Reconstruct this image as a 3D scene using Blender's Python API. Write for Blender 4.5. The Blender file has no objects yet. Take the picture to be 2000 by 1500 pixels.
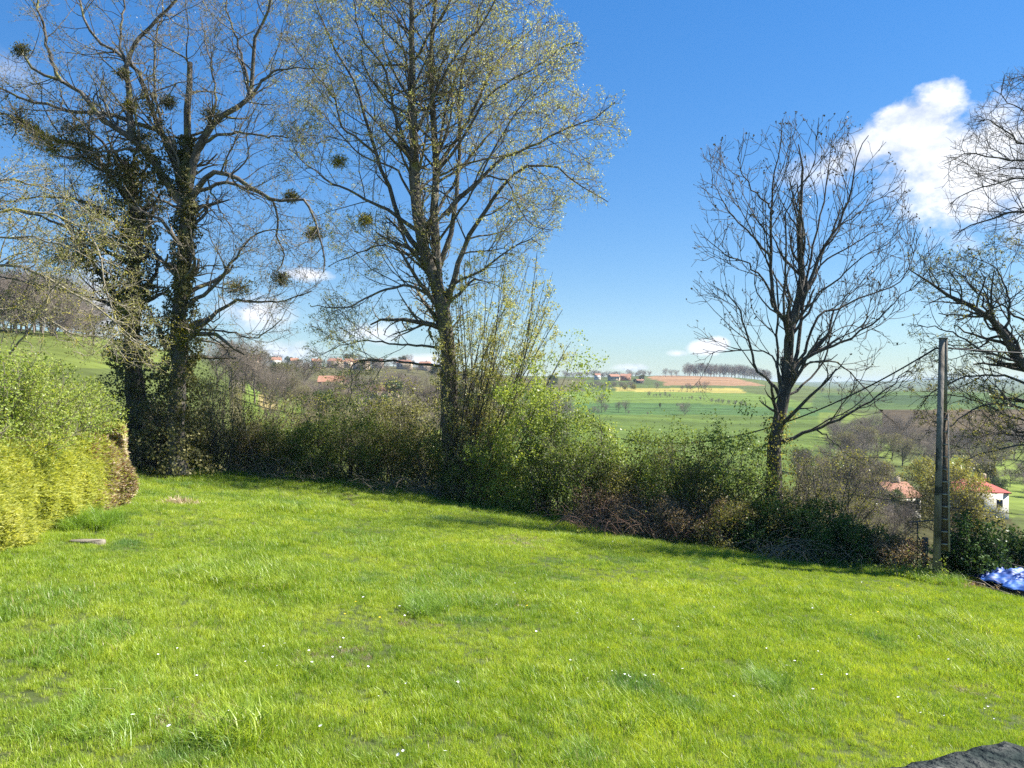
import bpy, math, random
import numpy as np
from mathutils import Vector

# ------------------------------------------------------------------ camera, sky, sun, exposure
S = bpy.context.scene
COL = S.collection
CZ = 3.2
F = 1500.0
cam_d = bpy.data.cameras.new('camera'); cam = bpy.data.objects.new('camera', cam_d); COL.objects.link(cam)
cam.location = (0, 0, CZ); cam.rotation_euler = (math.radians(90), 0, 0)
cam_d.sensor_width = 36; cam_d.lens = 27; cam_d.clip_start = 0.05; cam_d.clip_end = 20000
S.camera = cam
SUN_AZ, SUN_EL = math.radians(81), math.radians(45)
S.view_settings.view_transform = 'Standard'; S.view_settings.look = 'None'
S.view_settings.gamma = 1; S.view_settings.use_curve_mapping = False
S.view_settings.exposure = 1.5
S.render.engine = 'CYCLES'
S.cycles.max_bounces = 8; S.cycles.diffuse_bounces = 3; S.cycles.transmission_bounces = 4
S.cycles.transparent_max_bounces = 4; S.cycles.volume_bounces = 0
S.cycles.use_denoising = False; S.cycles.use_adaptive_sampling = False

W = bpy.data.worlds.new('World'); S.world = W; W.use_nodes = True
nt = W.node_tree; nt.nodes.clear()
def N(nt, t, **k):
    n = nt.nodes.new(t)
    for a, b in k.items():
        if a.startswith('i_'):
            key = a[2:]
            key = int(key) if key.isdigit() else key.replace('_', ' ')
            n.inputs[key].default_value = b
        else:
            setattr(n, a, b)
    return n
def sky_setup():
    L = nt.links.new
    sky = N(nt, 'ShaderNodeTexSky', sky_type='NISHITA', sun_disc=False, sun_elevation=SUN_EL, sun_rotation=SUN_AZ,
            altitude=500, air_density=1.2, dust_density=0.05, ozone_density=3.0)
    hs = N(nt, 'ShaderNodeHueSaturation', i_Saturation=1.8, i_Value=1.66, i_Hue=0.505)
    gm = N(nt, 'ShaderNodeGamma', i_Gamma=0.58); L(sky.outputs[0], gm.inputs['Color'])
    L(gm.outputs[0], hs.inputs['Color'])
    grade = N(nt, 'ShaderNodeMix', data_type='RGBA', blend_type='MULTIPLY'); grade.inputs['Factor'].default_value = 1; grade.inputs['B'].default_value = (.78, .955, 1.18, 1)
    L(hs.outputs[0], grade.inputs['A'])
    geo = N(nt, 'ShaderNodeTexCoord')
    d = geo.outputs['Generated']
    # noise for the clouds, in the sky's own directions
    def noise(scale, detail, rough, stretch):
        mp = N(nt, 'ShaderNodeMapping'); mp.inputs['Scale'].default_value = stretch
        L(d, mp.inputs['Vector'])
        n = N(nt, 'ShaderNodeTexNoise', i_Scale=scale, i_Detail=detail, i_Roughness=rough)
        L(mp.outputs[0], n.inputs['Vector'])
        return n.outputs['Fac']
    big = noise(7.0, 12, 0.62, (1, 1, 1.3))
    fine = noise(26.0, 8, 0.6, (1, 1, 1.5))
    def math_(op, a, b=None, c=None, clamp=False):
        m = N(nt, 'ShaderNodeMath', operation=op, use_clamp=clamp)
        for i, v in enumerate((a, b, c)):
            if v is None: continue
            if isinstance(v, (int, float)): m.inputs[i].default_value = v
            else: L(v, m.inputs[i])
        return m.outputs[0]
    total = None
    def blob(X, Y, rx, ry, gain=1.0, amp=1.1, n=None, rot=0.0):
        # a cloud: an ellipsoid of directions with a torn edge
        v = Vector(((X - 1000) / F, 1, (750 - Y) / F)); k = v.length; v.normalize()
        right = Vector((0, 0, 1)).cross(v) * -1; right.normalize(); upv = right.cross(v); upv.normalize()
        if upv.z < 0: upv = -upv
        r2 = right * math.cos(rot) + upv * math.sin(rot); u2 = upv * math.cos(rot) - right * math.sin(rot)
        def dot(vec):
            q = N(nt, 'ShaderNodeVectorMath', operation='DOT_PRODUCT'); L(d, q.inputs[0]); q.inputs[1].default_value = vec
            return q.outputs['Value']
        a = math_('MULTIPLY', dot(r2), F * k / rx / 1.0 / (k * k)); b = math_('MULTIPLY', dot(u2), F * k / ry / (k * k))
        rr = math_('SQRT', math_('ADD', math_('MULTIPLY', a, a), math_('MULTIPLY', b, b)))
        front = math_('GREATER_THAN', dot(v), 0.3)
        m = math_('SUBTRACT', 1.0, rr)
        m = math_('ADD', m, math_('MULTIPLY', math_('SUBTRACT', n or big, 0.5), amp * 2.2))
        m = math_('ADD', m, math_('MULTIPLY', math_('SUBTRACT', fine, 0.5), 1.1))
        m = math_('MULTIPLY', math_('MULTIPLY', m, 2.6 * gain, None, True), front)
        return m
    ms = [blob(1775, 250, 80, 48, 1.1, 0.6, rot=0.35), blob(1700, 285, 95, 42, 0.7, 0.7, rot=0.45), blob(1850, 305, 130, 62, 0.75, 0.6, rot=-0.25), blob(1625, 320, 90, 40, 0.3, 0.8, rot=0.3),
          blob(1935, 335, 130, 85, 0.8, 0.7), blob(1820, 345, 90, 45, 0.45, 0.7), blob(1870, 395, 50, 26, 0.5, 0.6), blob(2150, 380, 170, 70, 0.7, 0.8),
          blob(1372, 680, 34, 15, 0.8, 0.5), blob(1405, 672, 22, 15, 0.8, 0.5), blob(1325, 690, 22, 7, 0.35, 0.4), blob(1235, 718, 40, 9, 0.45, 0.4),
          blob(590, 535, 55, 14, 0.6, 0.5), blob(500, 610, 75, 40, 0.45, 0.6), blob(560, 690, 90, 25, 0.45, 0.5), blob(190, 600, 80, 90, 0.35, 0.6),
          blob(730, 650, 70, 22, 0.35, 0.5), blob(25, 150, 50, 30, 0.12, 0.7), blob(820, 705, 80, 14, 0.5, 0.4)]
    tot = ms[0]
    for m in ms[1:]:
        tot = math_('MAXIMUM', tot, m)
    # a scatter of small clouds over the rest of the sky, outside the view too
    vm = N(nt, 'ShaderNodeSeparateXYZ'); L(d, vm.inputs[0])
    behind = math_('MULTIPLY', math_('LESS_THAN', vm.outputs[1], 0.25), math_('MULTIPLY', math_('SUBTRACT', big, 0.6), 7.0, None, True))
    tot = math_('MAXIMUM', tot, math_('MULTIPLY', behind, 0.6))
    # lit tops, greyer inside: from density of the cloud itself
    ccol = N(nt, 'ShaderNodeMix', data_type='RGBA'); ccol.inputs['A'].default_value = (3.6, 4.3, 5.6, 1); ccol.inputs['B'].default_value = (6.6, 6.8, 7.2, 1)
    L(math_('MULTIPLY', math_('ADD', math_('SUBTRACT', fine, 0.42), math_('MULTIPLY', math_('SUBTRACT', big, 0.40), 1.3)), 3.2, None, True), ccol.inputs['Factor'])
    mix = N(nt, 'ShaderNodeMix', data_type='RGBA')
    L(tot, mix.inputs['Factor']); L(grade.outputs['Result'], mix.inputs['A']); L(ccol.outputs['Result'], mix.inputs['B'])
    bg = N(nt, 'ShaderNodeBackground', i_Strength=0.059); L(mix.outputs['Result'], bg.inputs[0])
    out = N(nt, 'ShaderNodeOutputWorld'); L(bg.outputs[0], out.inputs[0])
sky_setup()
sd = bpy.data.lights.new('sun', 'SUN'); sd.energy = 5.0; sd.angle = math.radians(0.53); sd.color = (1.0, 0.95, 0.87)
sun = bpy.data.objects.new('sun', sd); COL.objects.link(sun)
_s = Vector((math.sin(SUN_AZ) * math.cos(SUN_EL), math.cos(SUN_AZ) * math.cos(SUN_EL), math.sin(SUN_EL)))
sun.rotation_euler = (-_s).to_track_quat('-Z', 'Y').to_euler(); sun.location = (30, 0, 40)

# ------------------------------------------------------------------ helpers
rng = np.random.default_rng(7)
def P(X, Y, D):
    return np.array([D * (X - 1000) / F, D, CZ + D * (750 - Y) / F])
def to_px(p):
    y = np.maximum(p[..., 1], 0.1)
    return 1000 + F * p[..., 0] / y, 750 - F * (p[..., 2] - CZ) / y
def in_poly(x, y, poly):
    poly = np.asarray(poly, float); n = len(poly); r = np.zeros(np.shape(x), bool)
    for i in range(n):
        x0, y0 = poly[i]; x1, y1 = poly[(i + 1) % n]
        if y0 == y1: continue
        r ^= ((y0 > y) != (y1 > y)) & (x < (x1 - x0) * (y - y0) / (y1 - y0) + x0)
    return r
def tag(o, label=None, cat=None, group=None, kind=None):
    for k, v in (('label', label), ('category', cat), ('group', group), ('kind', kind)):
        if v: o[k] = v
    return o
def empty(name, loc, label=None, cat=None, group=None):
    o = bpy.data.objects.new(name, None); COL.objects.link(o); o.location = [float(v) for v in loc]; o.empty_display_size = 0.2
    return tag(o, label, cat, group)
def mesh(name, V, Fc, mat, parent=None, smooth=True, origin=None):
    """V (n,3) world coordinates, Fc (m,k) faces of one size; origin: local frame"""
    V = np.asarray(V, np.float32); Fc = np.asarray(Fc, np.int32)
    if parent is not None and origin is None:
        origin = ORG.get(parent.name, (0, 0, 0))
    if origin is not None: V = V - np.asarray(origin, np.float32)
    me = bpy.data.meshes.new(name)
    k = Fc.shape[1]
    me.vertices.add(len(V)); me.vertices.foreach_set('co', V.ravel())
    me.loops.add(Fc.size); me.loops.foreach_set('vertex_index', Fc.ravel())
    me.polygons.add(len(Fc)); me.polygons.foreach_set('loop_start', np.arange(0, Fc.size, k, dtype=np.int32))
    me.polygons.foreach_set('loop_total', np.full(len(Fc), k, np.int32))
    if smooth: me.polygons.foreach_set('use_smooth', np.ones(len(Fc), bool))
    me.update(calc_edges=True)
    if mat: me.materials.append(mat)
    o = bpy.data.objects.new(name, me); COL.objects.link(o)
    if name in STUFFY: o['kind'] = 'stuff'
    if parent is not None: o.parent = parent
    elif origin is not None: o.location = [float(v) for v in origin]
    return o
ORG = {}
STUFFY = {'branches', 'twigs', 'foliage', 'buds', 'ivy', 'leaves', 'stems', 'canes', 'crown', 'dead_foliage', 'dry_sprays', 'inner_foliage', 'mistletoe'}
def root(name, loc, label, cat, group=None):
    o = empty(name, loc, label, cat, group); ORG[o.name] = tuple(float(v) for v in loc); return o
def tubes(C, R, sides=4):
    """C (n,m,3) centre lines, R (n,m) radii -> verts, quads"""
    n, m, _ = C.shape
    if n == 0: return np.zeros((0, 3)), np.zeros((0, 4), int)
    T = np.gradient(C, axis=1); T /= np.linalg.norm(T, axis=2, keepdims=True) + 1e-9
    mean = C[:, -1] - C[:, 0]; mean /= np.linalg.norm(mean, axis=1, keepdims=True) + 1e-9
    ref = np.cross(mean, np.array([0.31, 0.17, 0.93])); ref /= np.linalg.norm(ref, axis=1, keepdims=True) + 1e-9
    U = ref[:, None, :] - T * np.sum(T * ref[:, None, :], axis=2, keepdims=True)
    U /= np.linalg.norm(U, axis=2, keepdims=True) + 1e-9
    Vv = np.cross(T, U)
    a = np.arange(sides) * 2 * np.pi / sides
    V = C[:, :, None, :] + R[:, :, None, None] * (np.cos(a)[None, None, :, None] * U[:, :, None, :] + np.sin(a)[None, None, :, None] * Vv[:, :, None, :])
    base = (np.arange(n) * m * sides)[:, None, None] + (np.arange(m - 1) * sides)[None, :, None]
    i = np.arange(sides); j = (i + 1) % sides
    q = np.stack([base + i, base + j, base + sides + j, base + sides + i], axis=-1)
    return V.reshape(-1, 3), q.reshape(-1, 4)
def join(parts):
    vs, fs, o = [np.zeros((0, 3))], [np.zeros((0, 4), int)], 0
    for v, f in parts:
        if len(v) == 0: continue
        vs.append(v); fs.append(f + o); o += len(v)
    return np.concatenate(vs), np.concatenate(fs)
def spline(pts, m):
    pts = np.asarray(pts, float)
    Q = np.vstack([2 * pts[0] - pts[1], pts, 2 * pts[-1] - pts[-2]])
    seg = np.linalg.norm(np.diff(pts, axis=0), axis=1); cum = np.concatenate([[0], np.cumsum(seg)])
    t = np.linspace(0, cum[-1], m); out = []
    for s in t:
        k = min(np.searchsorted(cum, s, side='right') - 1, len(pts) - 2); u = (s - cum[k]) / max(seg[k], 1e-6)
        p0, p1, p2, p3 = Q[k:k + 4]
        out.append(0.5 * (2 * p1 + (p2 - p0) * u + (2 * p0 - 5 * p1 + 4 * p2 - p3) * u * u + (3 * p1 - p0 - 3 * p2 + p3) * u ** 3))
    return np.array(out)
def unit(v): return v / (np.linalg.norm(v, axis=-1, keepdims=True) + 1e-9)
def grow(C, R, dens, length, ang, rng, m=5, up=0.1, wig=0.25, t0=0.15, t1=1.0, taper=0.35, rf=0.6, env=None, decay=0.5, flat=1.0, minr=0.004, bias=None):
    """children of the centre lines C; dens per metre, or a negative number = that many each"""
    n, M, _ = C.shape
    seg = np.linalg.norm(np.diff(C, axis=1), axis=2).sum(1)
    cnt = np.maximum(0, np.floor(seg * dens + rng.random(n))).astype(int) if dens > 0 else np.full(n, int(-dens))
    idx = np.repeat(np.arange(n), cnt); K = len(idx)
    if K == 0: return np.zeros((0, m, 3)), np.zeros((0, m))
    t = t0 + (t1 - t0) * rng.random(K) ** 0.85
    s = t * (M - 1); k = np.minimum(s.astype(int), M - 2); u = (s - k)[:, None]
    A = C[idx, k]; B = C[idx, k + 1]
    p = A + (B - A) * u; T = unit(B - A); r = R[idx, k] * (1 - u[:, 0]) + R[idx, k + 1] * u[:, 0]
    rv = rng.normal(size=(K, 3)); rv[:, 1] *= flat; rv[:, 2] += 0.15
    perp = unit(rv - T * np.sum(rv * T, axis=1, keepdims=True))
    a = np.radians(rng.uniform(ang[0], ang[1], K))[:, None]
    d = np.cos(a) * T + np.sin(a) * perp
    L = length * (1 - decay * t) * rng.uniform(0.55, 1.25, K)
    out = np.zeros((K, m, 3)); out[:, 0] = p; h = (L / (m - 1))[:, None]
    for i in range(1, m):
        out[:, i] = out[:, i - 1] + d * h
        d = d + rng.normal(size=(K, 3)) * wig + np.array([0, 0, up])
        if bias is not None: d = d + bias
        d = unit(d)
    if env is not None:
        ins = env(out); ins[:, 0] = True
        bad = ~ins; first = np.where(bad.any(1), bad.argmax(1), m)
        f = np.clip((first - 0.5) / (m - 1), 0, 1)
        keep = f > 0.2
        out, r, f, first = out[keep], r[keep], f[keep], first[keep]
        s = f[:, None] * np.linspace(0, m - 1, m)[None, :]
        k = np.minimum(s.astype(int), m - 2); u = (s - k)[..., None]
        ar = np.arange(len(out))[:, None]
        out = out[ar, k] * (1 - u) + out[ar, k + 1] * u
    r0 = np.maximum(r * rf, minr)
    rr = r0[:, None] * np.linspace(1, taper, m)[None, :]
    rr = np.maximum(rr, minr * 0.6)
    return out, rr
def sample_on(C, num, rng, t0=0.2, spread=0.03):
    n, M, _ = C.shape
    idx = rng.integers(0, n, num); s = (t0 + (1 - t0) * rng.random(num)) * (M - 1); k = np.minimum(s.astype(int), M - 2); u = (s - k)[:, None]
    return C[idx, k] * (1 - u) + C[idx, k + 1] * u + rng.normal(size=(num, 3)) * spread
def leaves(p, size, rng, ratio=0.6, normal=None, nspread=1.0, dirv=None, dspread=1.0, fold=0.25, drop=0.0):
    """leaf shaped folded quads at points p"""
    K = len(p)
    sz = size * rng.uniform(0.55, 1.35, K)[:, None]
    d = rng.normal(size=(K, 3)) * dspread
    if dirv is not None: d = d + dirv
    d[:, 2] -= drop; d = unit(d)
    nn = rng.normal(size=(K, 3)) * nspread + (np.array([0, 0, 0.8]) if normal is None else normal)
    w = unit(np.cross(d, nn)); nrm = np.cross(w, d)
    V = np.stack([p, p + d * sz * 0.5 + w * sz * ratio * 0.5 + nrm * sz * fold * ratio, p + d * sz, p + d * sz * 0.5 - w * sz * ratio * 0.5 + nrm * sz * fold * ratio], axis=1)
    return V.reshape(-1, 3), np.arange(K * 4).reshape(-1, 4)
def box(c, s, rz=0.0):
    x, y, z = [v / 2 for v in s]
    V = np.array([[a, b, e] for a in (-x, x) for b in (-y, y) for e in (-z, z)], float)
    cr, sr = math.cos(rz), math.sin(rz)
    V = np.stack([V[:, 0] * cr - V[:, 1] * sr, V[:, 0] * sr + V[:, 1] * cr, V[:, 2]], 1) + np.asarray(c, float)
    return V, np.array([[0, 1, 3, 2], [4, 6, 7, 5], [0, 4, 5, 1], [2, 3, 7, 6], [0, 2, 6, 4], [1, 5, 7, 3]])

# ------------------------------------------------------------------ materials
def mat_new(name):
    m = bpy.data.materials.new(name); m.use_nodes = True; m.node_tree.nodes.clear(); return m
def ramp(nt, stops):
    n = nt.nodes.new('ShaderNodeValToRGB'); e = n.color_ramp.elements
    while len(e) > 1: e.remove(e[-1])
    e[0].position = stops[0][0]; e[0].color = (*stops[0][1], 1)
    for p, c in stops[1:]:
        x = e.new(p); x.color = (*c, 1)
    return n
def leaf_mat(name, cols, trans=0.45, gloss=0.12, rough=0.6, nscale=0.6, island=0.65, tint=(1.15, 1.1, 0.5)):
    """leaf colour picked per leaf and by patches in space"""
    m = mat_new(name); t = m.node_tree; L = t.links.new
    g = N(t, 'ShaderNodeNewGeometry'); nz = N(t, 'ShaderNodeTexNoise', i_Scale=nscale, i_Detail=3.0)
    L(g.outputs['Position'], nz.inputs['Vector'])
    mx = N(t, 'ShaderNodeMix', data_type='FLOAT'); mx.inputs['Factor'].default_value = island
    mr = N(t, 'ShaderNodeMapRange', i_1=0.3, i_2=0.7); L(nz.outputs['Fac'], mr.inputs[0])
    L(mr.outputs[0], mx.inputs['A']); L(g.outputs['Random Per Island'], mx.inputs['B'])
    r = ramp(t, [(i / max(1, len(cols) - 1), c) for i, c in enumerate(cols)]); L(mx.outputs['Result'], r.inputs[0])
    df = N(t, 'ShaderNodeBsdfDiffuse'); tr = N(t, 'ShaderNodeBsdfTranslucent'); gl = N(t, 'ShaderNodeBsdfGlossy', i_Roughness=rough)
    tn = N(t, 'ShaderNodeMix', data_type='RGBA', blend_type='MULTIPLY'); tn.inputs['Factor'].default_value = 1; tn.inputs['B'].default_value = (*tint, 1)
    L(r.outputs[0], df.inputs[0]); L(r.outputs[0], tn.inputs['A']); L(tn.outputs['Result'], tr.inputs[0])
    a = N(t, 'ShaderNodeMixShader', i_0=trans); L(df.outputs[0], a.inputs[1]); L(tr.outputs[0], a.inputs[2])
    b = N(t, 'ShaderNodeMixShader'); fr = N(t, 'ShaderNodeFresnel', i_IOR=1.35)
    fm = N(t, 'ShaderNodeMath', operation='MULTIPLY_ADD'); fm.inputs[1].default_value = gloss * 0.9; fm.inputs[2].default_value = gloss * 0.06; L(fr.outputs[0], fm.inputs[0])
    L(fm.outputs[0], b.inputs[0]); L(a.outputs[0], b.inputs[1]); L(gl.outputs[0], b.inputs[2])
    o = N(t, 'ShaderNodeOutputMaterial'); L(b.outputs[0], o.inputs[0])
    return m
def solid_mat(name, cols, scale=3.0, rough=0.9, bump=0.3, detail=6.0, stretch=(1, 1, 1), bscale=None, metal=0.0, spec=0.3, coord='Position', patches=None):
    m = mat_new(name); t = m.node_tree; L = t.links.new
    if coord == 'Position':
        g = N(t, 'ShaderNodeNewGeometry'); c = g.outputs['Position']
    else:
        g = N(t, 'ShaderNodeTexCoord'); c = g.outputs['Object']
    mp = N(t, 'ShaderNodeMapping'); mp.inputs['Scale'].default_value = stretch; L(c, mp.inputs['Vector'])
    nz = N(t, 'ShaderNodeTexNoise', i_Scale=scale, i_Detail=detail, i_Roughness=0.65); L(mp.outputs[0], nz.inputs['Vector'])
    n = len(cols); r = ramp(t, [(0.28 + 0.44 * i / max(1, n - 1), col) for i, col in enumerate(cols)]); L(nz.outputs['Fac'], r.inputs[0])
    colout = r.outputs[0]
    if patches:
        pc, ps, pt = patches
        n2 = N(t, 'ShaderNodeTexNoise', i_Scale=ps, i_Detail=5.0); L(c, n2.inputs['Vector'])
        mr = N(t, 'ShaderNodeMapRange', i_1=pt, i_2=pt + 0.08); L(n2.outputs['Fac'], mr.inputs[0])
        mx = N(t, 'ShaderNodeMix', data_type='RGBA'); mx.inputs['B'].default_value = (*pc, 1); L(mr.outputs[0], mx.inputs['Factor']); L(colout, mx.inputs['A'])
        colout = mx.outputs['Result']
    b = N(t, 'ShaderNodeBsdfPrincipled', i_Roughness=rough, i_Metallic=metal); b.inputs['Specular IOR Level'].default_value = spec
    L(colout, b.inputs['Base Color'])
    if bump:
        n3 = N(t, 'ShaderNodeTexNoise', i_Scale=bscale or scale * 4, i_Detail=5.0); L(mp.outputs[0], n3.inputs['Vector'])
        bp = N(t, 'ShaderNodeBump', i_Strength=bump, i_Distance=0.05); L(n3.outputs['Fac'], bp.inputs['Height']); L(bp.outputs[0], b.inputs['Normal'])
    o = N(t, 'ShaderNodeOutputMaterial'); L(b.outputs[0], o.inputs[0])
    return m
M = {}
M['bark'] = solid_mat('bark', [(.05, .042, .034), (.12, .105, .085), (.23, .21, .18)], 5, 0.95, 0.9, stretch=(1, 1, .35), patches=((.20, .19, .07), 2.2, .57))
M['bark_dark'] = solid_mat('bark_dark', [(.035, .030, .026), (.075, .066, .056), (.14, .13, .115)], 6, 0.95, 0.9, stretch=(1, 1, .35), patches=((.17, .16, .09), 3.0, .62))
M['bark_pale'] = solid_mat('bark_pale', [(.14, .12, .09), (.27, .24, .18), (.38, .35, .26)], 6, 0.95, 0.6, patches=((.36, .31, .06), 3.0, .56))
M['twig'] = solid_mat('twig', [(.14, .115, .085), (.24, .21, .16)], 4, 0.9, 0)
M['twig_grey'] = solid_mat('twig_grey', [(.07, .06, .05), (.13, .12, .10)], 4, 0.9, 0)
M['twig_far'] = solid_mat('twig_far', [(.16, .13, .105), (.23, .195, .16)], 0.2, 0.95, 0)
M['twig_red'] = solid_mat('twig_red', [(.16, .085, .06), (.26, .17, .12)], 4, 0.9, 0)
M['lime_leaf'] = leaf_mat('lime_leaf', [(.30, .26, .10), (.41, .41, .15), (.50, .56, .26)], 0.45)
M['fresh_leaf'] = leaf_mat('fresh_leaf', [(.15, .23, .045), (.29, .38, .07), (.45, .50, .13)], 0.5)
M['bush_leaf'] = leaf_mat('bush_leaf', [(.06, .10, .025), (.14, .20, .045), (.36, .43, .12)], 0.5, 0.1)
M['olive_leaf'] = leaf_mat('olive_leaf', [(.08, .08, .03), (.19, .19, .06), (.38, .37, .12)], 0.5, 0.12)
M['dark_leaf'] = leaf_mat('dark_leaf', [(.03, .06, .02), (.055, .105, .03), (.11, .18, .05)], 0.25, 0.06, 0.5)
M['ivy_leaf'] = leaf_mat('ivy_leaf', [(.04, .05, .018), (.11, .11, .035), (.30, .27, .10)], 0.3, 0.2, 0.5)
M['mistletoe_leaf'] = leaf_mat('mistletoe_leaf', [(.18, .18, .02), (.34, .31, .03), (.48, .41, .05)], 0.4)
M['mistletoe_dark'] = leaf_mat('mistletoe_dark', [(.07, .075, .03), (.13, .13, .045), (.22, .21, .07)], 0.45)
M['dead_leaf'] = leaf_mat('dead_leaf', [(.13, .085, .055), (.26, .19, .12), (.42, .34, .22)], 0.4, island=0.8)
M['rust_leaf'] = leaf_mat('rust_leaf', [(.13, .045, .03), (.24, .10, .06), (.33, .19, .12)], 0.25, island=0.8)
M['straw'] = leaf_mat('straw', [(.30, .23, .14), (.48, .38, .26), (.62, .52, .39)], 0.25, island=0.8)
M['conifer'] = leaf_mat('conifer', [(.24, .30, .06), (.50, .54, .13), (.70, .70, .26)], 0.55, island=0.5, nscale=1.4)
M['willow_leaf'] = leaf_mat('willow_leaf', [(.18, .18, .05), (.28, .27, .07), (.38, .36, .12)], 0.45)
M['bud'] = leaf_mat('bud', [(.06, .05, .035), (.10, .085, .05)], 0.2)
M['far_green'] = leaf_mat('far_green', [(.05, .08, .03), (.10, .14, .045)], 0.3)
M['concrete'] = solid_mat('concrete', [(.08, .07, .058), (.17, .15, .12), (.30, .27, .23)], 3, 0.92, 0.5, stretch=(1, 1, .4), patches=((.045, .045, .04), 2.3, .55))
M['concrete_lit'] = solid_mat('concrete_lit', [(.22, .2, .17), (.36, .33, .28)], 5, 0.92, 0.3)  # same concrete, brightness of the lit flange and rungs put into the colour
M['wire'] = solid_mat('wire', [(.02, .02, .022), (.03, .03, .03)], 4, 0.6, 0)
M['metal'] = solid_mat('metal', [(.06, .055, .05), (.16, .14, .12)], 8, 0.7, 0.1, metal=0.3)
M['wood'] = solid_mat('wood', [(.06, .05, .04), (.14, .12, .10)], 7, 0.9, 0.5, stretch=(1, 1, .2))
M['web'] = solid_mat('web', [(.13, .10, .075), (.22, .175, .13)], 6, 0.95, 0.3)
M['roof'] = solid_mat('roof', [(.22, .10, .065), (.32, .16, .10), (.40, .23, .16)], 0.8, 0.9, 0.2)
M['roof_red'] = solid_mat('roof_red', [(.42, .08, .06), (.52, .13, .1)], 0.8, 0.8, 0.2)
M['render'] = solid_mat('render', [(.62, .58, .5), (.74, .7, .62)], 0.6, 0.9, 0.1)
M['render_tan'] = solid_mat('render_tan', [(.4, .31, .22), (.5, .4, .3)], 0.6, 0.9, 0.1)
M['glass_dark'] = solid_mat('glass_dark', [(.03, .035, .04), (.05, .055, .06)], 0.6, 0.2, 0)
M['soil'] = solid_mat('soil', [(.09, .065, .04), (.16, .12, .07), (.14, .16, .05)], 2.5, 0.95, 0.6)

# ------------------------------------------------------------------ terrain
_bx = np.array([-700, 0, 250, 500, 800, 1000, 1130, 1400, 1600, 1830, 2000, 2600])
_bd = np.array([20, 26.5, 28.5, 31.5, 32, 29.5, 27.5, 25, 23.4, 22, 21, 20.5])
def edge(X): return np.interp(X, _bx, _bd)
def plane(x, y): return -0.103 * x - 0.0545 * y
TX = np.array([-900, -200, 0, 170, 330, 450, 560, 800, 1000, 1150, 1300, 1450, 1600, 1700, 1800, 1900, 2000, 2300, 2900], float)
TD = np.array([30, 60, 100, 150, 220, 320, 450, 600, 800, 1000, 1500, 2500, 5000, 7500], float)
TY = np.array([
 [800, 690, 650, 640, 640, 645, 655, 665, 675, 690, 705, 725, 742, 745],
 [850, 690, 655, 640, 640, 645, 655, 668, 680, 695, 710, 728, 742, 745],
 [900, 700, 665, 642, 640, 646, 658, 670, 685, 700, 715, 730, 743, 746],
 [910, 730, 685, 660, 652, 655, 665, 677, 690, 705, 720, 733, 744, 747],
 [930, 780, 730, 705, 690, 685, 690, 697, 706, 715, 725, 736, 746, 748],
 [940, 830, 775, 745, 725, 714, 712, 713, 716, 722, 730, 738, 746, 748],
 [950, 860, 805, 780, 755, 738, 727, 716, 716, 722, 730, 738, 746, 748],
 [965, 890, 850, 820, 790, 762, 740, 718, 715, 720, 728, 738, 746, 748],
 [985, 905, 865, 840, 815, 795, 772, 752, 738, 733, 735, 740, 746, 748],
 [1010, 930, 885, 858, 840, 822, 795, 770, 745, 737, 738, 742, 747, 749],
 [1040, 960, 910, 885, 858, 830, 797, 768, 748, 732, 738, 745, 747, 749],
 [1060, 990, 935, 900, 868, 835, 800, 770, 752, 736, 742, 747, 747, 749],
 [1080, 1030, 975, 925, 880, 835, 800, 772, 765, 758, 758, 755, 746, 748],
 [1100, 1060, 1005, 950, 900, 845, 800, 764, 768, 768, 765, 758, 744, 747],
 [1120, 1100, 1035, 975, 915, 850, 800, 763, 768, 770, 768, 758, 742, 747],
 [1140, 1130, 1060, 990, 920, 855, 805, 766, 768, 770, 768, 758, 738, 746],
 [1150, 1150, 1080, 1000, 925, 860, 810, 770, 768, 770, 768, 758, 740, 746],
 [1200, 1200, 1120, 1020, 930, 865, 815, 775, 768, 770, 765, 756, 742, 746],
 [1250, 1250, 1150, 1030, 940, 870, 820, 780, 770, 770, 765, 756, 745, 747]], float)
# refine the control table smoothly
_fx = np.linspace(TX[0], TX[-1], 380); _fl = np.linspace(np.log(TD[0]), np.log(TD[-1]), 240)
_A = np.array([np.interp(_fl, np.log(TD), row) for row in TY]); _A = np.array([np.interp(_fx, TX, _A[:, j]) for j in range(len(_fl))]).T
def _smooth(A, k, ax):
    w = np.hanning(k + 2)[1:-1]; w /= w.sum(); pad = [(0, 0), (0, 0)]; pad[ax] = (k // 2, k // 2)
    B = np.pad(A, pad, mode='edge'); return np.apply_along_axis(lambda v: np.convolve(v, w, 'valid'), ax, B)
_A = _smooth(_smooth(_A, 13, 0), 9, 1)
_ph = rng.uniform(0, 6.28, 24); _kk = rng.normal(size=(24, 2))
def bumps(x, y, scale):
    s = 0
    for i in range(24): s = s + np.sin(x * _kk[i, 0] / scale + y * _kk[i, 1] / scale + _ph[i])
    return s / 24 ** 0.5
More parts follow.
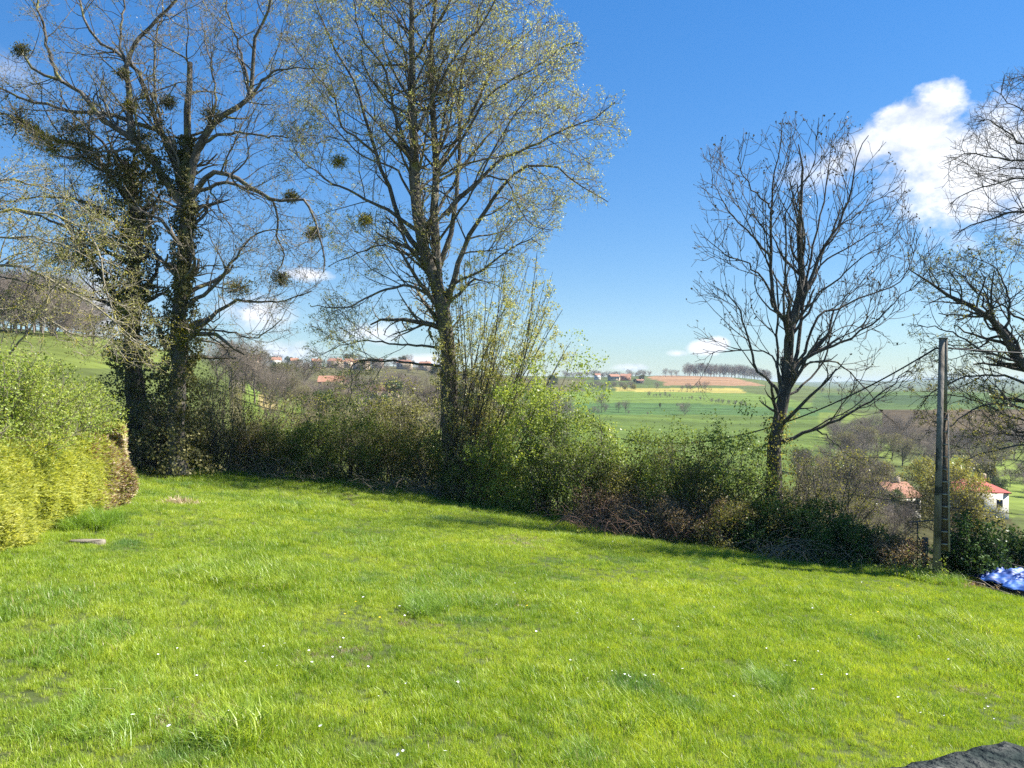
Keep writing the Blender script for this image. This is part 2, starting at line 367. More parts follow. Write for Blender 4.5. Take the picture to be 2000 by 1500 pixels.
def ground(x, y):
    x = np.asarray(x, float); y = np.asarray(y, float); x, y = np.broadcast_arrays(x, y)
    D = np.maximum(y, 30.0); X = np.clip(1000 + F * x / np.maximum(y, 12), TX[0] + 1, TX[-1] - 1)
    a = (X - _fx[0]) / (_fx[1] - _fx[0]); b = np.clip((np.log(D) - _fl[0]) / (_fl[1] - _fl[0]), 0, len(_fl) - 1.001)
    i = np.clip(a.astype(int), 0, len(_fx) - 2); j = b.astype(int); a = a - i; b = b - j
    Y = (_A[i, j] * (1 - a) + _A[i + 1, j] * a) * (1 - b) + (_A[i, j + 1] * (1 - a) + _A[i + 1, j + 1] * a) * b
    far = CZ + D * (750 - Y) / F + bumps(x, y, 14.0) * np.clip((D - 45) / 80, 0, 1) * 0.25
    near = plane(x, y) + bumps(x, y, 2.2) * 0.035 + bumps(x, y, 0.7) * 0.012
    e = edge(np.clip(1000 + F * x / np.maximum(y, 5), -700, 2600))
    t = np.clip((y - e - 0.5) / 16.0, 0, 1); t = t * t * (3 - 2 * t)
    return near * (1 - t) + far * t
def G(X, D): # point on the ground seen in pixel column X at depth D
    x = D * (X - 1000) / F; return np.array([x, D, float(ground(x, D))])
def grid(xs, ys):
    nx, ny = xs.shape; i = np.arange(nx - 1)[:, None] * ny + np.arange(ny - 1)[None, :]
    return np.stack([i, i + ny, i + ny + 1, i + 1], -1).reshape(-1, 4)
# near lawn ground
gx, gy = np.meshgrid(np.linspace(-70, 60, 330), np.linspace(-20, 36, 190), indexing='ij')
V = np.stack([gx, gy, ground(gx, gy)], -1).reshape(-1, 3)
lawn_soil = solid_mat('lawn_soil', [(.03, .04, .01), (.05, .07, .014), (.08, .085, .03)], 3.0, 0.95, 0.8)
lawn = mesh('lawn', V, grid(gx, gy), lawn_soil); tag(lawn, kind='structure')
# far land
us = np.linspace(-1.3, 1.25, 620); ds = np.geomspace(35.6, 7400, 330)
uu, dd = np.meshgrid(us, ds, indexing='ij'); gx2 = uu * dd
gz = ground(gx2, dd) - np.where(dd < 36.2, 0.06, 0)
PX = 1000 + F * uu; PY = 750 - F * (gz - CZ) / dd
col = np.zeros(gx2.shape + (4,), np.float32); col[..., 3] = 1
n1 = bumps(gx2, dd, 25)[..., None]; n2 = bumps(gx2, dd, 6)[..., None]
col[..., :3] = np.array([.075, .095, .025]) * (1 + 0.08 * n1 + 0.05 * n2)
def field(poly, c, dmin=0, dmax=1e9, var=0.05):
    jit = bumps(gx2, dd, dd.mean() * 0.02 + 3) * 1.2
    g_ = sum(c) / 3; c = [g_ + (v - g_) * .85 for v in c]; c = [c[0] * .66, c[1] * .57, c[2] * .42]
    m = in_poly(PX + jit, PY + jit * 0.2, poly) & (dd >= dmin) & (dd <= dmax)
    col[m, :3] = np.array(c) * (1 + var * n1[m] + var * 0.6 * n2[m])
field([(-400, 700), (200, 640), (330, 640), (330, 720), (120, 720), (-400, 760)], (.17, .26, .05))
field([(450, 690), (1180, 690), (1180, 900), (450, 900)], (.12, .13, .06), 60, 900, .12)
field([(480, 745), (545, 745), (600, 800), (560, 865), (470, 860)], (.17, .30, .05), 60, 240)
field([(505, 770), (535, 770), (545, 800), (510, 800)], (.45, .42, .22), 60, 240)
field([(760, 860), (900, 830), (900, 1000), (700, 1000)], (.12, .22, .04), 50, 300)
field([(960, 762), (1175, 766), (1190, 860), (1000, 880)], (.10, .20, .04), 60, 800)
field([(1100, 765), (1460, 766), (1600, 790), (1600, 812), (1100, 788)], (.15, .28, .045), 300, 900)
field([(1100, 787), (1330, 787), (1620, 800), (1660, 816), (1100, 812)], (.075, .19, .055), 200, 900)
field([(1130, 809), (1620, 812), (1700, 850), (1700, 960), (1150, 960)], (.115, .215, .035), 60, 420)
field([(1140, 742), (1240, 742), (1240, 765), (1140, 765)], (.10, .18, .04), 500, 1000)
field([(1200, 756), (1440, 756), (1460, 768), (1205, 765)], (.46, .46, .12), 550, 860)
field([(1200, 752), (1300, 752), (1455, 753), (1455, 758), (1230, 758)], (.11, .19, .05), 550, 900)
field([(1262, 736), (1330, 729), (1400, 729), (1440, 740), (1500, 754), (1425, 753), (1300, 753), (1280, 745)], (.37, .235, .155), 600, 1100)
field([(1325, 727), (1400, 727), (1420, 733), (1390, 731.5), (1330, 730.8)], (.24, .36, .10), 700, 1400)
field([(1230, 741), (1275, 741), (1300, 747), (1290, 752), (1230, 752)], (.10, .16, .05), 550, 1000)
field([(1590, 758), (2050, 758), (2050, 800), (1590, 800)], (.085, .175, .05), 300, 720)
field([(1600, 772), (1900, 772), (1900, 790), (1640, 788)], (.055, .125, .05), 300, 700)  # cloud shadow painted into the field as a darker bluish green
field([(1600, 800), (1720, 800), (1760, 850), (1740, 900), (1600, 860)], (.17, .28, .045), 80, 420)
field([(1830, 870), (2100, 850), (2200, 1010), (1960, 1010), (1860, 940)], (.19, .31, .05), 70, 330)
field([(1720, 800), (2100, 800), (2100, 860), (1800, 870), (1720, 850)], (.11, .09, .055), 150, 600, .15)
field([(1560, 900), (1860, 900), (2000, 1040), (2100, 1300), (1500, 1300)], (.09, .10, .035), 34, 170, .15)
V = np.stack([gx2, dd, gz], -1).reshape(-1, 3)
def land_mat():
    m = mat_new('land'); t = m.node_tree; L = t.links.new
    at = N(t, 'ShaderNodeAttribute', attribute_name='field'); g = N(t, 'ShaderNodeNewGeometry')
    nz = N(t, 'ShaderNodeTexNoise', i_Scale=0.22, i_Detail=9.0, i_Roughness=0.7); L(g.outputs['Position'], nz.inputs['Vector'])
    # seed rows and tramlines run across the fields
    mp = N(t, 'ShaderNodeMapping'); mp.inputs['Rotation'].default_value = (0, 0, 0.25); mp.inputs['Scale'].default_value = (0.004, 0.05, 0.0); L(g.outputs['Position'], mp.inputs['Vector'])
    n4 = N(t, 'ShaderNodeTexNoise', i_Scale=1.0, i_Detail=4.0, i_Roughness=0.6); L(mp.outputs[0], n4.inputs['Vector'])
    ad = N(t, 'ShaderNodeMath', operation='ADD'); L(nz.outputs['Fac'], ad.inputs[0]); L(n4.outputs['Fac'], ad.inputs[1])
    mr = N(t, 'ShaderNodeMapRange', i_1=0.75, i_2=1.25, i_3=0.62, i_4=1.38); L(ad.outputs[0], mr.inputs[0])
    mx = N(t, 'ShaderNodeVectorMath', operation='SCALE'); L(at.outputs['Color'], mx.inputs[0]); L(mr.outputs[0], mx.inputs['Scale'])
    b = N(t, 'ShaderNodeBsdfPrincipled', i_Roughness=1.0); b.inputs['Specular IOR Level'].default_value = 0.1; L(mx.outputs[0], b.inputs['Base Color'])
    bp = N(t, 'ShaderNodeBump', i_Strength=0.6, i_Distance=0.4); L(nz.outputs['Fac'], bp.inputs['Height']); L(bp.outputs[0], b.inputs['Normal'])
    o = N(t, 'ShaderNodeOutputMaterial'); L(b.outputs[0], o.inputs[0]); return m
land = mesh('fields', V, grid(gx2, dd), land_mat()); tag(land, kind='structure')
ca = land.data.color_attributes.new('field', 'FLOAT_COLOR', 'POINT'); ca.data.foreach_set('color', col.reshape(-1))

# air between here and the blue hills
hv, hf = box((0, 3600, 0), (24000, 9000, 108))
hz = mesh('haze', hv, hf, None, smooth=False); tag(hz, kind='stuff')
hm = bpy.data.materials.new('haze_air'); hm.use_nodes = True; hm.node_tree.nodes.clear()
pv = N(hm.node_tree, 'ShaderNodeVolumePrincipled', i_Density=0.00010); pv.inputs['Color'].default_value = (.62, .79, 1.0, 1); pv.inputs['Anisotropy'].default_value = 0.0
ho = N(hm.node_tree, 'ShaderNodeOutputMaterial'); hm.node_tree.links.new(pv.outputs[0], ho.inputs['Volume']); hz.data.materials.append(hm)

# ------------------------------------------------------------------ grass
def blades(n, h, w, lean, spread, rng, curl=0.5):
    a = rng.uniform(0, 6.28, n); r = spread * np.sqrt(rng.random(n)); b = np.stack([r * np.cos(a), r * np.sin(a), np.full(n, -0.02)], 1)
    d = rng.uniform(0, 6.28, n); ln = lean * rng.uniform(0.3, 1.4, n); hh = h * rng.uniform(0.5, 1.25, n)
    dv = np.stack([np.cos(d), np.sin(d), np.zeros(n)], 1); wv = np.stack([-np.sin(d + rng.normal(0, .8, n)), np.cos(d), np.zeros(n)], 1); wv = unit(wv) * (w * rng.uniform(.6, 1.3, n))[:, None]
    z = np.array([0, 0, 1.0])
    p1 = b + dv * (ln * hh * 0.35)[:, None] + z * (hh * 0.6)[:, None]
    p2 = b + dv * (ln * hh * (0.75 + curl))[:, None] + z * (hh * (1.0 - 0.22 * curl))[:, None]
    V = np.stack([b - wv / 2, b + wv / 2, p1 + wv * .45, p1 - wv * .45, p2 + wv * .06, p2 - wv * .06], 1)
    k = np.arange(n)[:, None] * 6
    f = np.concatenate([k + np.array([0, 1, 2, 3]), k + np.array([3, 2, 4, 5])])
    return V.reshape(-1, 3), f
def grass_mat(name, cols, blue, island=0.38):
    m = mat_new(name); t = m.node_tree; L = t.links.new
    g = N(t, 'ShaderNodeNewGeometry'); oi = N(t, 'ShaderNodeObjectInfo')
    def nz(sc, det, a, b):
        n = N(t, 'ShaderNodeTexNoise', i_Scale=sc, i_Detail=det, i_Roughness=0.6); L(g.outputs['Position'], n.inputs['Vector'])
        r = N(t, 'ShaderNodeMapRange', i_1=a, i_2=b); L(n.outputs['Fac'], r.inputs[0]); return r.outputs[0]
    def mixf(f, a, b):
        x = N(t, 'ShaderNodeMix', data_type='FLOAT'); x.inputs['Factor'].default_value = f; L(a, x.inputs['A']); L(b, x.inputs['B']); return x.outputs['Result']
    v = mixf(0.5, nz(0.33, 4, 0.36, 0.64), nz(2.2, 3, 0.36, 0.64)); v = mixf(island, v, g.outputs['Random Per Island']); v = mixf(0.22, v, oi.outputs['Random'])
    r = ramp(t, [(i / (len(cols) - 1), c) for i, c in enumerate(cols)]); L(v, r.inputs[0])
    mx = N(t, 'ShaderNodeMix', data_type='RGBA'); mx.inputs['B'].default_value = (*blue, 1); L(r.outputs[0], mx.inputs['A']); L(nz(0.55, 2, 0.60, 0.72), mx.inputs['Factor'])
    # dry blades
    gt = N(t, 'ShaderNodeMath', operation='GREATER_THAN'); gt.inputs[1].default_value = 0.955; L(g.outputs['Random Per Island'], gt.inputs[0])
    m2 = N(t, 'ShaderNodeMix', data_type='RGBA'); m2.inputs['B'].default_value = (.42, .38, .18, 1); L(mx.outputs['Result'], m2.inputs['A']); L(gt.outputs[0], m2.inputs['Factor'])
    c = m2.outputs['Result']
    df = N(t, 'ShaderNodeBsdfDiffuse'); tr = N(t, 'ShaderNodeBsdfTranslucent'); gl = N(t, 'ShaderNodeBsdfGlossy', i_Roughness=0.4)
    tn = N(t, 'ShaderNodeMix', data_type='RGBA', blend_type='MULTIPLY'); tn.inputs['Factor'].default_value = 1; tn.inputs['B'].default_value = (1.25, 1.2, .5, 1)
    L(c, df.inputs[0]); L(c, tn.inputs['A']); L(tn.outputs['Result'], tr.inputs[0])
    a = N(t, 'ShaderNodeMixShader', i_0=0.45); L(df.outputs[0], a.inputs[1]); L(tr.outputs[0], a.inputs[2])
    b = N(t, 'ShaderNodeMixShader', i_0=0.025); L(a.outputs[0], b.inputs[1]); L(gl.outputs[0], b.inputs[2])
    o = N(t, 'ShaderNodeOutputMaterial'); L(b.outputs[0], o.inputs[0]); return m
M['grass'] = grass_mat('grass', [(.08, .17, .02), (.21, .33, .03), (.39, .49, .05), (.60, .63, .12)], (.14, .26, .06))
M['grass_blue'] = grass_mat('grass_blue', [(.12, .24, .03), (.21, .34, .045), (.31, .43, .06)], (.15, .27, .06))
srcs = []
gr = np.random.default_rng(11)
kinds = [(52, .10, .0045, .28, .10), (52, .115, .005, .32, .10), (48, .135, .005, .38, .11), (42, .085, .006, .5, .11), (40, .17, .0055, .6, .10), (48, .105, .004, .22, .09), (36, .13, .007, .7, .11), (44, .23, .006, .85, .10), (52, .17, .0055, .5, .12), (46, .07, .005, 1.2, .13)]
for i, k in enumerate(kinds):
    v, f = blades(k[0], k[1], k[2], k[3], k[4], gr)
    c = G(700 + 80 * i, 9.0 + 0.5 * i)
    o = mesh('grass_tuft', v + c, f, M['dead_leaf'] if i == 9 else M['grass_blue'] if i >= 7 else M['grass'], origin=c, smooth=False); o['kind'] = 'stuff'; o.parent = lawn; srcs.append(o)
pts, sc, ix = [], [], []
def strew(n, y0, y1, s, pk):
    y = np.sqrt(gr.uniform(y0 * y0, y1 * y1, n)); u = gr.uniform(-.76, .74, n); x = u * y
    keep = (y < edge(1000 + F * u) + 0.8) & ~((x > 13.1) & (y > 19.5) & (y < 23.2)); x, y = x[keep], y[keep]
    w = bumps(x, y, 1.6); h = bumps(x, y, 0.45)
    i = gr.choice(len(pk), len(x), p=np.array(pk) / sum(pk))
    sel = gr.random(len(x)); i = np.where((w > 1.15) & (sel < .5), 4, i); i = np.where((h > 1.5) & (sel < .35), 6, i)
    pts.append(np.stack([x, y, ground(x, y)], 1)); ix.append(i); sc.append(s * np.clip(1 + 0.24 * w + 0.2 * h + .12 * bumps(x, y, .2), .62, 1.9) * gr.uniform(.7, 1.25, len(x)))
strew(11000, 4.6, 9.5, 0.82, [5, 5, 3, 3, .5, 4, .5])
strew(25000, 9, 16, 0.85, [5, 5, 3, 3, .4, 4, .3])
strew(28000, 15.5, 24, 0.95, [5, 5, 3, 3, .4, 4, .3])
strew(22000, 23, 33, 1.1, [5, 5, 3, 3, .4, 4, .2])
def clump(X, Y, rpx, n, i, s):
    # a clump of other grass where the photo has one
    v = -(750 - Y) / F; u = (X - 1000) / F; D = 3.2 / (v - 0.103 * u - 0.0545); r = rpx * D / F
    a = gr.uniform(0, 6.28, n); q = r * np.sqrt(gr.random(n)); x = u * D + q * np.cos(a); y = D + q * np.sin(a) * 1.8
    pts.append(np.stack([x, y, ground(x, y)], 1)); ix.append(np.full(n, i)); sc.append(s * gr.uniform(.7, 1.3, n))
for c in ((880, 1150, 95, 150, 8, 1.0), (830, 1190, 40, 60, 7, .9), (960, 1180, 40, 60, 8, .9), (1540, 1370, 85, 80, 8, .9), (1500, 1340, 30, 40, 7, .9), (180, 1030, 40, 80, 7, 1.6),
          (220, 1410, 110, 45, 7, .8), (420, 1440, 90, 34, 7, .7), (90, 1180, 70, 50, 8, .9), (460, 1450, 50, 30, 4, 1.6), (1140, 1480, 40, 30, 8, .9), (1900, 1230, 35, 60, 4, 1.5),
          (700, 1060, 60, 60, 8, .9), (1250, 1060, 50, 50, 8, 1.0), (1130, 1400, 40, 30, 8, .7), (150, 1260, 80, 70, 8, .9)):
    clump(*c)
for c in ((640, 1290, 70, 34, 9, .9), (1240, 1350, 70, 26, 9, .8), (825, 1215, 50, 18, 9, .8), (360, 1400, 50, 40, 9, 1.0), (640, 985, 120, 60, 9, 1.2), (300, 925, 60, 120, 9, 1.4), (1030, 1060, 60, 40, 9, 1.1), (1190, 1400, 40, 25, 9, .9), (1000, 1175, 30, 20, 9, 1.0), (1880, 1330, 50, 30, 9, .9)):
    clump(*c)
# taller grass where mowers do not reach, along the foot of the hedges
n = 2600; X = gr.uniform(245, 2030, n); X = X[X < 1880]; n = len(X); D = edge(X) + gr.uniform(-0.9, 0.7, n); x = D * (X - 1000) / F
pts.append(np.stack([x, D, ground(x, D)], 1)); ix.append(gr.choice([7, 4, 8, 2], n)); sc.append(gr.uniform(.8, 1.7, n))
pts = np.concatenate(pts); ix = np.concatenate(ix); sc = np.concatenate(sc)
rot = np.stack([gr.normal(0, .12, len(pts)), gr.normal(0, .12, len(pts)), gr.uniform(0, 6.28, len(pts))], 1)
gm = bpy.data.meshes.new('lawn_grass'); gm.vertices.add(len(pts)); gm.vertices.foreach_set('co', pts.astype(np.float32).ravel())
a = gm.attributes.new('scl', 'FLOAT', 'POINT'); a.data.foreach_set('value', sc.astype(np.float32))
a = gm.attributes.new('idx', 'INT', 'POINT'); a.data.foreach_set('value', ix.astype(np.int32))
a = gm.attributes.new('rot', 'FLOAT_VECTOR', 'POINT'); a.data.foreach_set('vector', rot.astype(np.float32).ravel())
go = bpy.data.objects.new('lawn_grass', gm); COL.objects.link(go)
tag(go, 'bright green unmown grass covering the whole lawn in front of the hedges', 'grass', kind='stuff')
ng = bpy.data.node_groups.new('grass_scatter', 'GeometryNodeTree')
ng.interface.new_socket('Geometry', in_out='INPUT', socket_type='NodeSocketGeometry'); ng.interface.new_socket('Geometry', in_out='OUTPUT', socket_type='NodeSocketGeometry')
gi = ng.nodes.new('NodeGroupInput'); gout = ng.nodes.new('NodeGroupOutput'); iop = ng.nodes.new('GeometryNodeInstanceOnPoints'); g2i = ng.nodes.new('GeometryNodeGeometryToInstance')
for s in reversed(srcs):
    oi = ng.nodes.new('GeometryNodeObjectInfo'); oi.inputs['Object'].default_value = s; oi.transform_space = 'ORIGINAL'; oi.inputs['As Instance'].default_value = True
    ng.links.new(oi.outputs['Geometry'], g2i.inputs[0])
def attr(nm, ty):
    q = ng.nodes.new('GeometryNodeInputNamedAttribute'); q.data_type = ty; q.inputs['Name'].default_value = nm; return q.outputs['Attribute']
ng.links.new(gi.outputs[0], iop.inputs['Points']); ng.links.new(g2i.outputs[0], iop.inputs['Instance']); iop.inputs['Pick Instance'].default_value = True
ng.links.new(attr('idx', 'INT'), iop.inputs['Instance Index']); ng.links.new(attr('rot', 'FLOAT_VECTOR'), iop.inputs['Rotation']); ng.links.new(attr('scl', 'FLOAT'), iop.inputs['Scale'])
ng.links.new(iop.outputs[0], gout.inputs[0])
md = go.modifiers.new('scatter', 'NODES'); md.node_group = ng

# ------------------------------------------------------------------ trees
def limb3(pts2, D, y0, y1, m, seed, wob=0.03):
    """hand-laid limb: pixel track at depth D+y0 .. D+y1"""
    k = len(pts2); r = np.random.default_rng(seed)
    s = np.linspace(0, 1, k)
    q = np.array([P(x, y, D + y0 + (y1 - y0) * t) for (x, y), t in zip(pts2, s)])
    c = spline(q, m); w = r.normal(size=(m, 3)) * wob; w[0] = 0
    return c + w
def env_poly(poly, D, hd):
    def f(p):
        x, y = to_px(p); return in_poly(x, y, poly) & (np.abs(p[..., 1] - D) < hd)
    return f
def build_tree(name, base, label, cat, D, trunks, limbs, env, lv, leafspec, mats, seed, extra_group=None):
    """trunks / limbs: (pixel points, r0, r1, depth0, depth1)"""
    r = np.random.default_rng(seed); rt = root(name, base, label, cat, extra_group)
    bk, tw, lf = mats
    Cs, Rs = [], []
    for i, (pp, r0, r1, y0, y1) in enumerate(trunks):
        c = limb3(pp, D, y0, y1, 18, seed * 100 + i); rr = r0 + (r1 - r0) * np.linspace(0, 1, 18) ** 0.9
        rr = rr * (1 + 0.05 * r.normal(size=18)); rr[0] *= 1.3 if y0 == 0 else 1
        mesh('trunk', *tubes(c[None], rr[None], 12), bk, rt); Cs.append(c); Rs.append(rr)
    for i, (pp, r0, r1, y0, y1) in enumerate(limbs):
        c = limb3(pp, D, y0, y1, 18, seed * 100 + 50 + i); rr = lv.get('rs', .8) * (r0 + (r1 - r0) * np.linspace(0, 1, 18) ** 0.7)
        mesh('limb', *tubes(c[None], rr[None], 8), bk, rt); Cs.append(c); Rs.append(rr)
    C = np.array(Cs); R = np.array(Rs); k0 = len(trunks)
    src = (C[lv.get('from', 0):], R[lv.get('from', 0):]); coll = []; alls = []
    for j, a in enumerate(lv['levels']):
        a = dict(a); sides = a.pop('sides', 4)
        c, rr = grow(src[0], src[1], rng=r, env=env if j < 2 else None, **a)
        coll.append((c, rr, sides)); alls.append(c); src = (c, rr)
    mesh('branches', *join([tubes(c, rr, s) for c, rr, s in coll[:-2]]), bk, rt)
    tg = mesh('twigs', *join([tubes(c, rr, s) for c, rr, s in coll[-2:]]), tw, rt)
    for (num, size, mt, kw) in leafspec:
        kw = dict(kw); lvl = kw.pop('lvl', -1); nm = kw.pop('name', 'foliage')
        cl = kw.pop('cluster', 1); p = sample_on(alls[lvl], num // cl, r, kw.pop('t0', .25), kw.pop('spread', .04)); p = np.repeat(p, cl, 0) + (r.normal(size=(len(p) * cl, 3)) * .05 if cl > 1 else 0); num = len(p); mesh(nm, *leaves(p, size, r, **kw), mt, rt, smooth=False)
    return rt, C, alls
def ivy_sleeve(rt, c, rad, num, size, mat, seed, t0=0, t1=1, up=0.0):
    r = np.random.default_rng(seed); n = len(c); t = r.uniform(t0, t1, num) * (n - 1); k = np.minimum(t.astype(int), n - 2); u = (t - k)[:, None]
    p = c[k] * (1 - u) + c[k + 1] * u; a = r.uniform(0, 6.28, num); lump = 1 + 0.3 * np.sin(t * 1.7 + a * 2 + seed) + 0.25 * np.sin(t * 4.1 - a) + .18 * np.sin(t * 9 + a * 3)
    rd = (rad if np.isscalar(rad) else np.interp(t / (n - 1), np.linspace(0, 1, len(rad)), rad)) * lump * r.uniform(.45, 1.08, num) ** 0.6
    o = np.stack([np.cos(a), np.sin(a), np.zeros(num)], 1)
    mesh('ivy', *leaves(p + o * rd[:, None], size, r, 0.8, normal=o * 1.6 + np.array([0, 0, .5]), nspread=.7, drop=.5), mat, rt, smooth=False)
def mistletoe(rt, X, Y, D, rpx, mat, seed):
    r = np.random.default_rng(seed); c = P(X, Y, D); R0 = rpx * D / F
    d = unit(r.normal(size=(60, 3))); C = np.stack([np.tile(c, (60, 1)), c + d * R0 * .5 + r.normal(size=(60, 3)) * .05 * R0, c + d * R0 * .95], 1)
    b = mesh('mistletoe', *tubes(C, np.tile([.012, .009, .006], (60, 1)), 3), M['twig'], rt)
    n = int(350 + 700 * R0); dd_ = unit(r.normal(size=(n, 3))); lob = 1 + .3 * np.sin(dd_[:, 0] * 4 + seed) * np.sin(dd_[:, 2] * 5 + seed * 2); p = dd_ * (R0 * lob * r.uniform(.15, 1, n) ** .6 * (1 + .2 * r.normal(size=n)))[:, None] * np.array([1.1, 1, .85]) + c
    v, f = leaves(p, .11, r, .3, dirv=unit(p - c) * .8)
    lo = mesh('leaves', v, f, mat, None, smooth=False, origin=ORG[rt.name]); lo.parent = b; lo.location = (0, 0, 0)

# --- the big lime in the middle
LB = G(880, 32.6)
lime_poly = [(520, -330), (1100, -330), (1075, 30), (1110, 45), (1140, 85), (1130, 130), (1105, 165), (1150, 190), (1205, 183), (1222, 270), (1180, 320), (1150, 330), (1200, 385), (1175, 405), (1100, 380), (1085, 450), (1060, 470), (1060, 520), (1000, 600), (930, 680), (860, 740), (770, 800), (680, 760), (585, 715), (600, 640), (660, 520), (640, 470), (590, 400), (545, 340), (520, 240)]
lime_tr = [([(883, 955), (880, 850), (878, 750), (872, 660), (862, 590), (838, 520), (815, 430), (808, 330), (806, 260), (803, 150), (804, 60), (800, -60), (792, -200)], .42, .035, 0, -.3),
           ([(864, 600), (852, 500), (852, 400), (850, 300), (846, 220), (842, 120), (852, 0), (866, -180)], .22, .03, 0, 1.2)]
lime_lb = [([(872, 600), (900, 500), (930, 440), (975, 375), (1015, 332), (1078, 322), (1120, 355), (1188, 393)], .19, .02, 0, -1.5),
           ([(872, 420), (889, 395), (945, 343), (997, 301), (1050, 280), (1102, 252), (1155, 234), (1200, 200)], .15, .02, 0, -.5),
           ([(858, 520), (885, 440), (896, 300), (896, 210), (900, 157), (913, 105), (930, 60), (940, -60)], .17, .02, .3, 1.5),
           ([(815, 450), (756, 410), (700, 381), (647, 357), (605, 325), (562, 290)], .13, .02, 0, -1.8),
           ([(830, 500), (784, 441), (770, 385), (749, 343), (735, 301), (721, 252), (707, 203), (693, 161), (650, 87), (615, 0), (600, -80)], .16, .02, 0, 1.6),
           ([(812, 320), (784, 259), (766, 210), (756, 147), (728, 105), (700, 60), (682, -60)], .12, .02, 0, -1.4),
           ([(735, 301), (700, 272), (665, 245), (655, 195), (600, 125), (555, 60)], .08, .02, .8, 2.2),
           ([(808, 262), (819, 241), (850, 182), (871, 140), (903, 87), (945, 42), (1000, -60)], .12, .02, 0, -1.2),
           ([(850, 330), (896, 266), (927, 210), (955, 147), (997, 94), (1032, 64), (1067, 30)], .12, .02, .3, 2.4),
           ([(850, 345), (906, 266), (945, 200), (987, 164), (1050, 129), (1102, 91), (1132, 82)], .10, .02, .3, -1.8),
           ([(850, 584), (826, 570), (784, 557), (728, 577), (668, 601), (605, 597)], .10, .02, 0, -2.2),
           ([(864, 678), (805, 675), (756, 668), (700, 666), (640, 688)], .08, .02, 0, -1.2),
           ([(868, 716), (784, 707), (705, 705), (686, 722), (688, 760), (675, 800)], .085, .02, 0, -2.0),
           ([(868, 575), (900, 545), (945, 525), (985, 495), (1035, 468), (1055, 480)], .10, .02, 0, -2.0),
           ([(945, 343), (990, 355), (1010, 400), (1040, 440), (1078, 450)], .06, .02, -.2, -2.4),
           ([(840, 540), (800, 500), (740, 480), (690, 500), (640, 520)], .08, .02, 0, 2.2),
           ([(806, 200), (760, 120), (745, 40), (735, -120)], .08, .02, 0, 2.2), ([(806, 120), (870, 20), (920, -80), (960, -190)], .08, .02, 0, -2.2),
           ([(815, 400), (770, 330), (700, 300), (640, 230), (600, 200)], .08, .02, 0, 3.5), ([(852, 420), (900, 330), (960, 260), (1030, 200), (1090, 170)], .10, .02, 0, 3.8),
           ([(852, 300), (880, 180), (930, 60), (985, -60)], .09, .02, 0, 3.6), ([(850, 480), (920, 380), (1000, 230), (1075, 150)], .08, .02, 0, -3.6)]
lv = dict(levels=[dict(dens=2.3, length=3.8, ang=(28, 70), m=7, up=.035, wig=.15, t0=.2, rf=.42, minr=.013, sides=4, decay=.35),
                  dict(dens=2.6, length=1.8, ang=(28, 70), m=5, up=.0, wig=.2, t0=.15, rf=.55, minr=.009, sides=3),
                  dict(dens=3.0, length=.8, ang=(28, 70), m=4, up=-.03, wig=.28, t0=.15, rf=.6, minr=.0065, sides=3)])
lime, lC, lA = build_tree('lime_tree', LB, 'tallest tree in the middle of the hedge, in pale new leaf with forked trunk', 'tree', 32, lime_tr, lime_lb, env_poly(lime_poly, 32, 6.5), lv,
    [(76000, .068, M['lime_leaf'], dict(t0=.35, spread=.04, drop=.25, cluster=4)), (14000, .07, M['lime_leaf'], dict(lvl=-2, t0=.4, spread=.05, cluster=3))], (M['bark'], M['twig'], None), 3)
ivy_sleeve(lime, lC[0], [.75, .62, .55, .3, .2], 2600, .10, M['olive_leaf'], 5, 0, .42)
mistletoe(lime, 662, 315, 31.5, 16, M['mistletoe_leaf'], 31); mistletoe(lime, 715, 430, 31, 15, M['mistletoe_leaf'], 32)
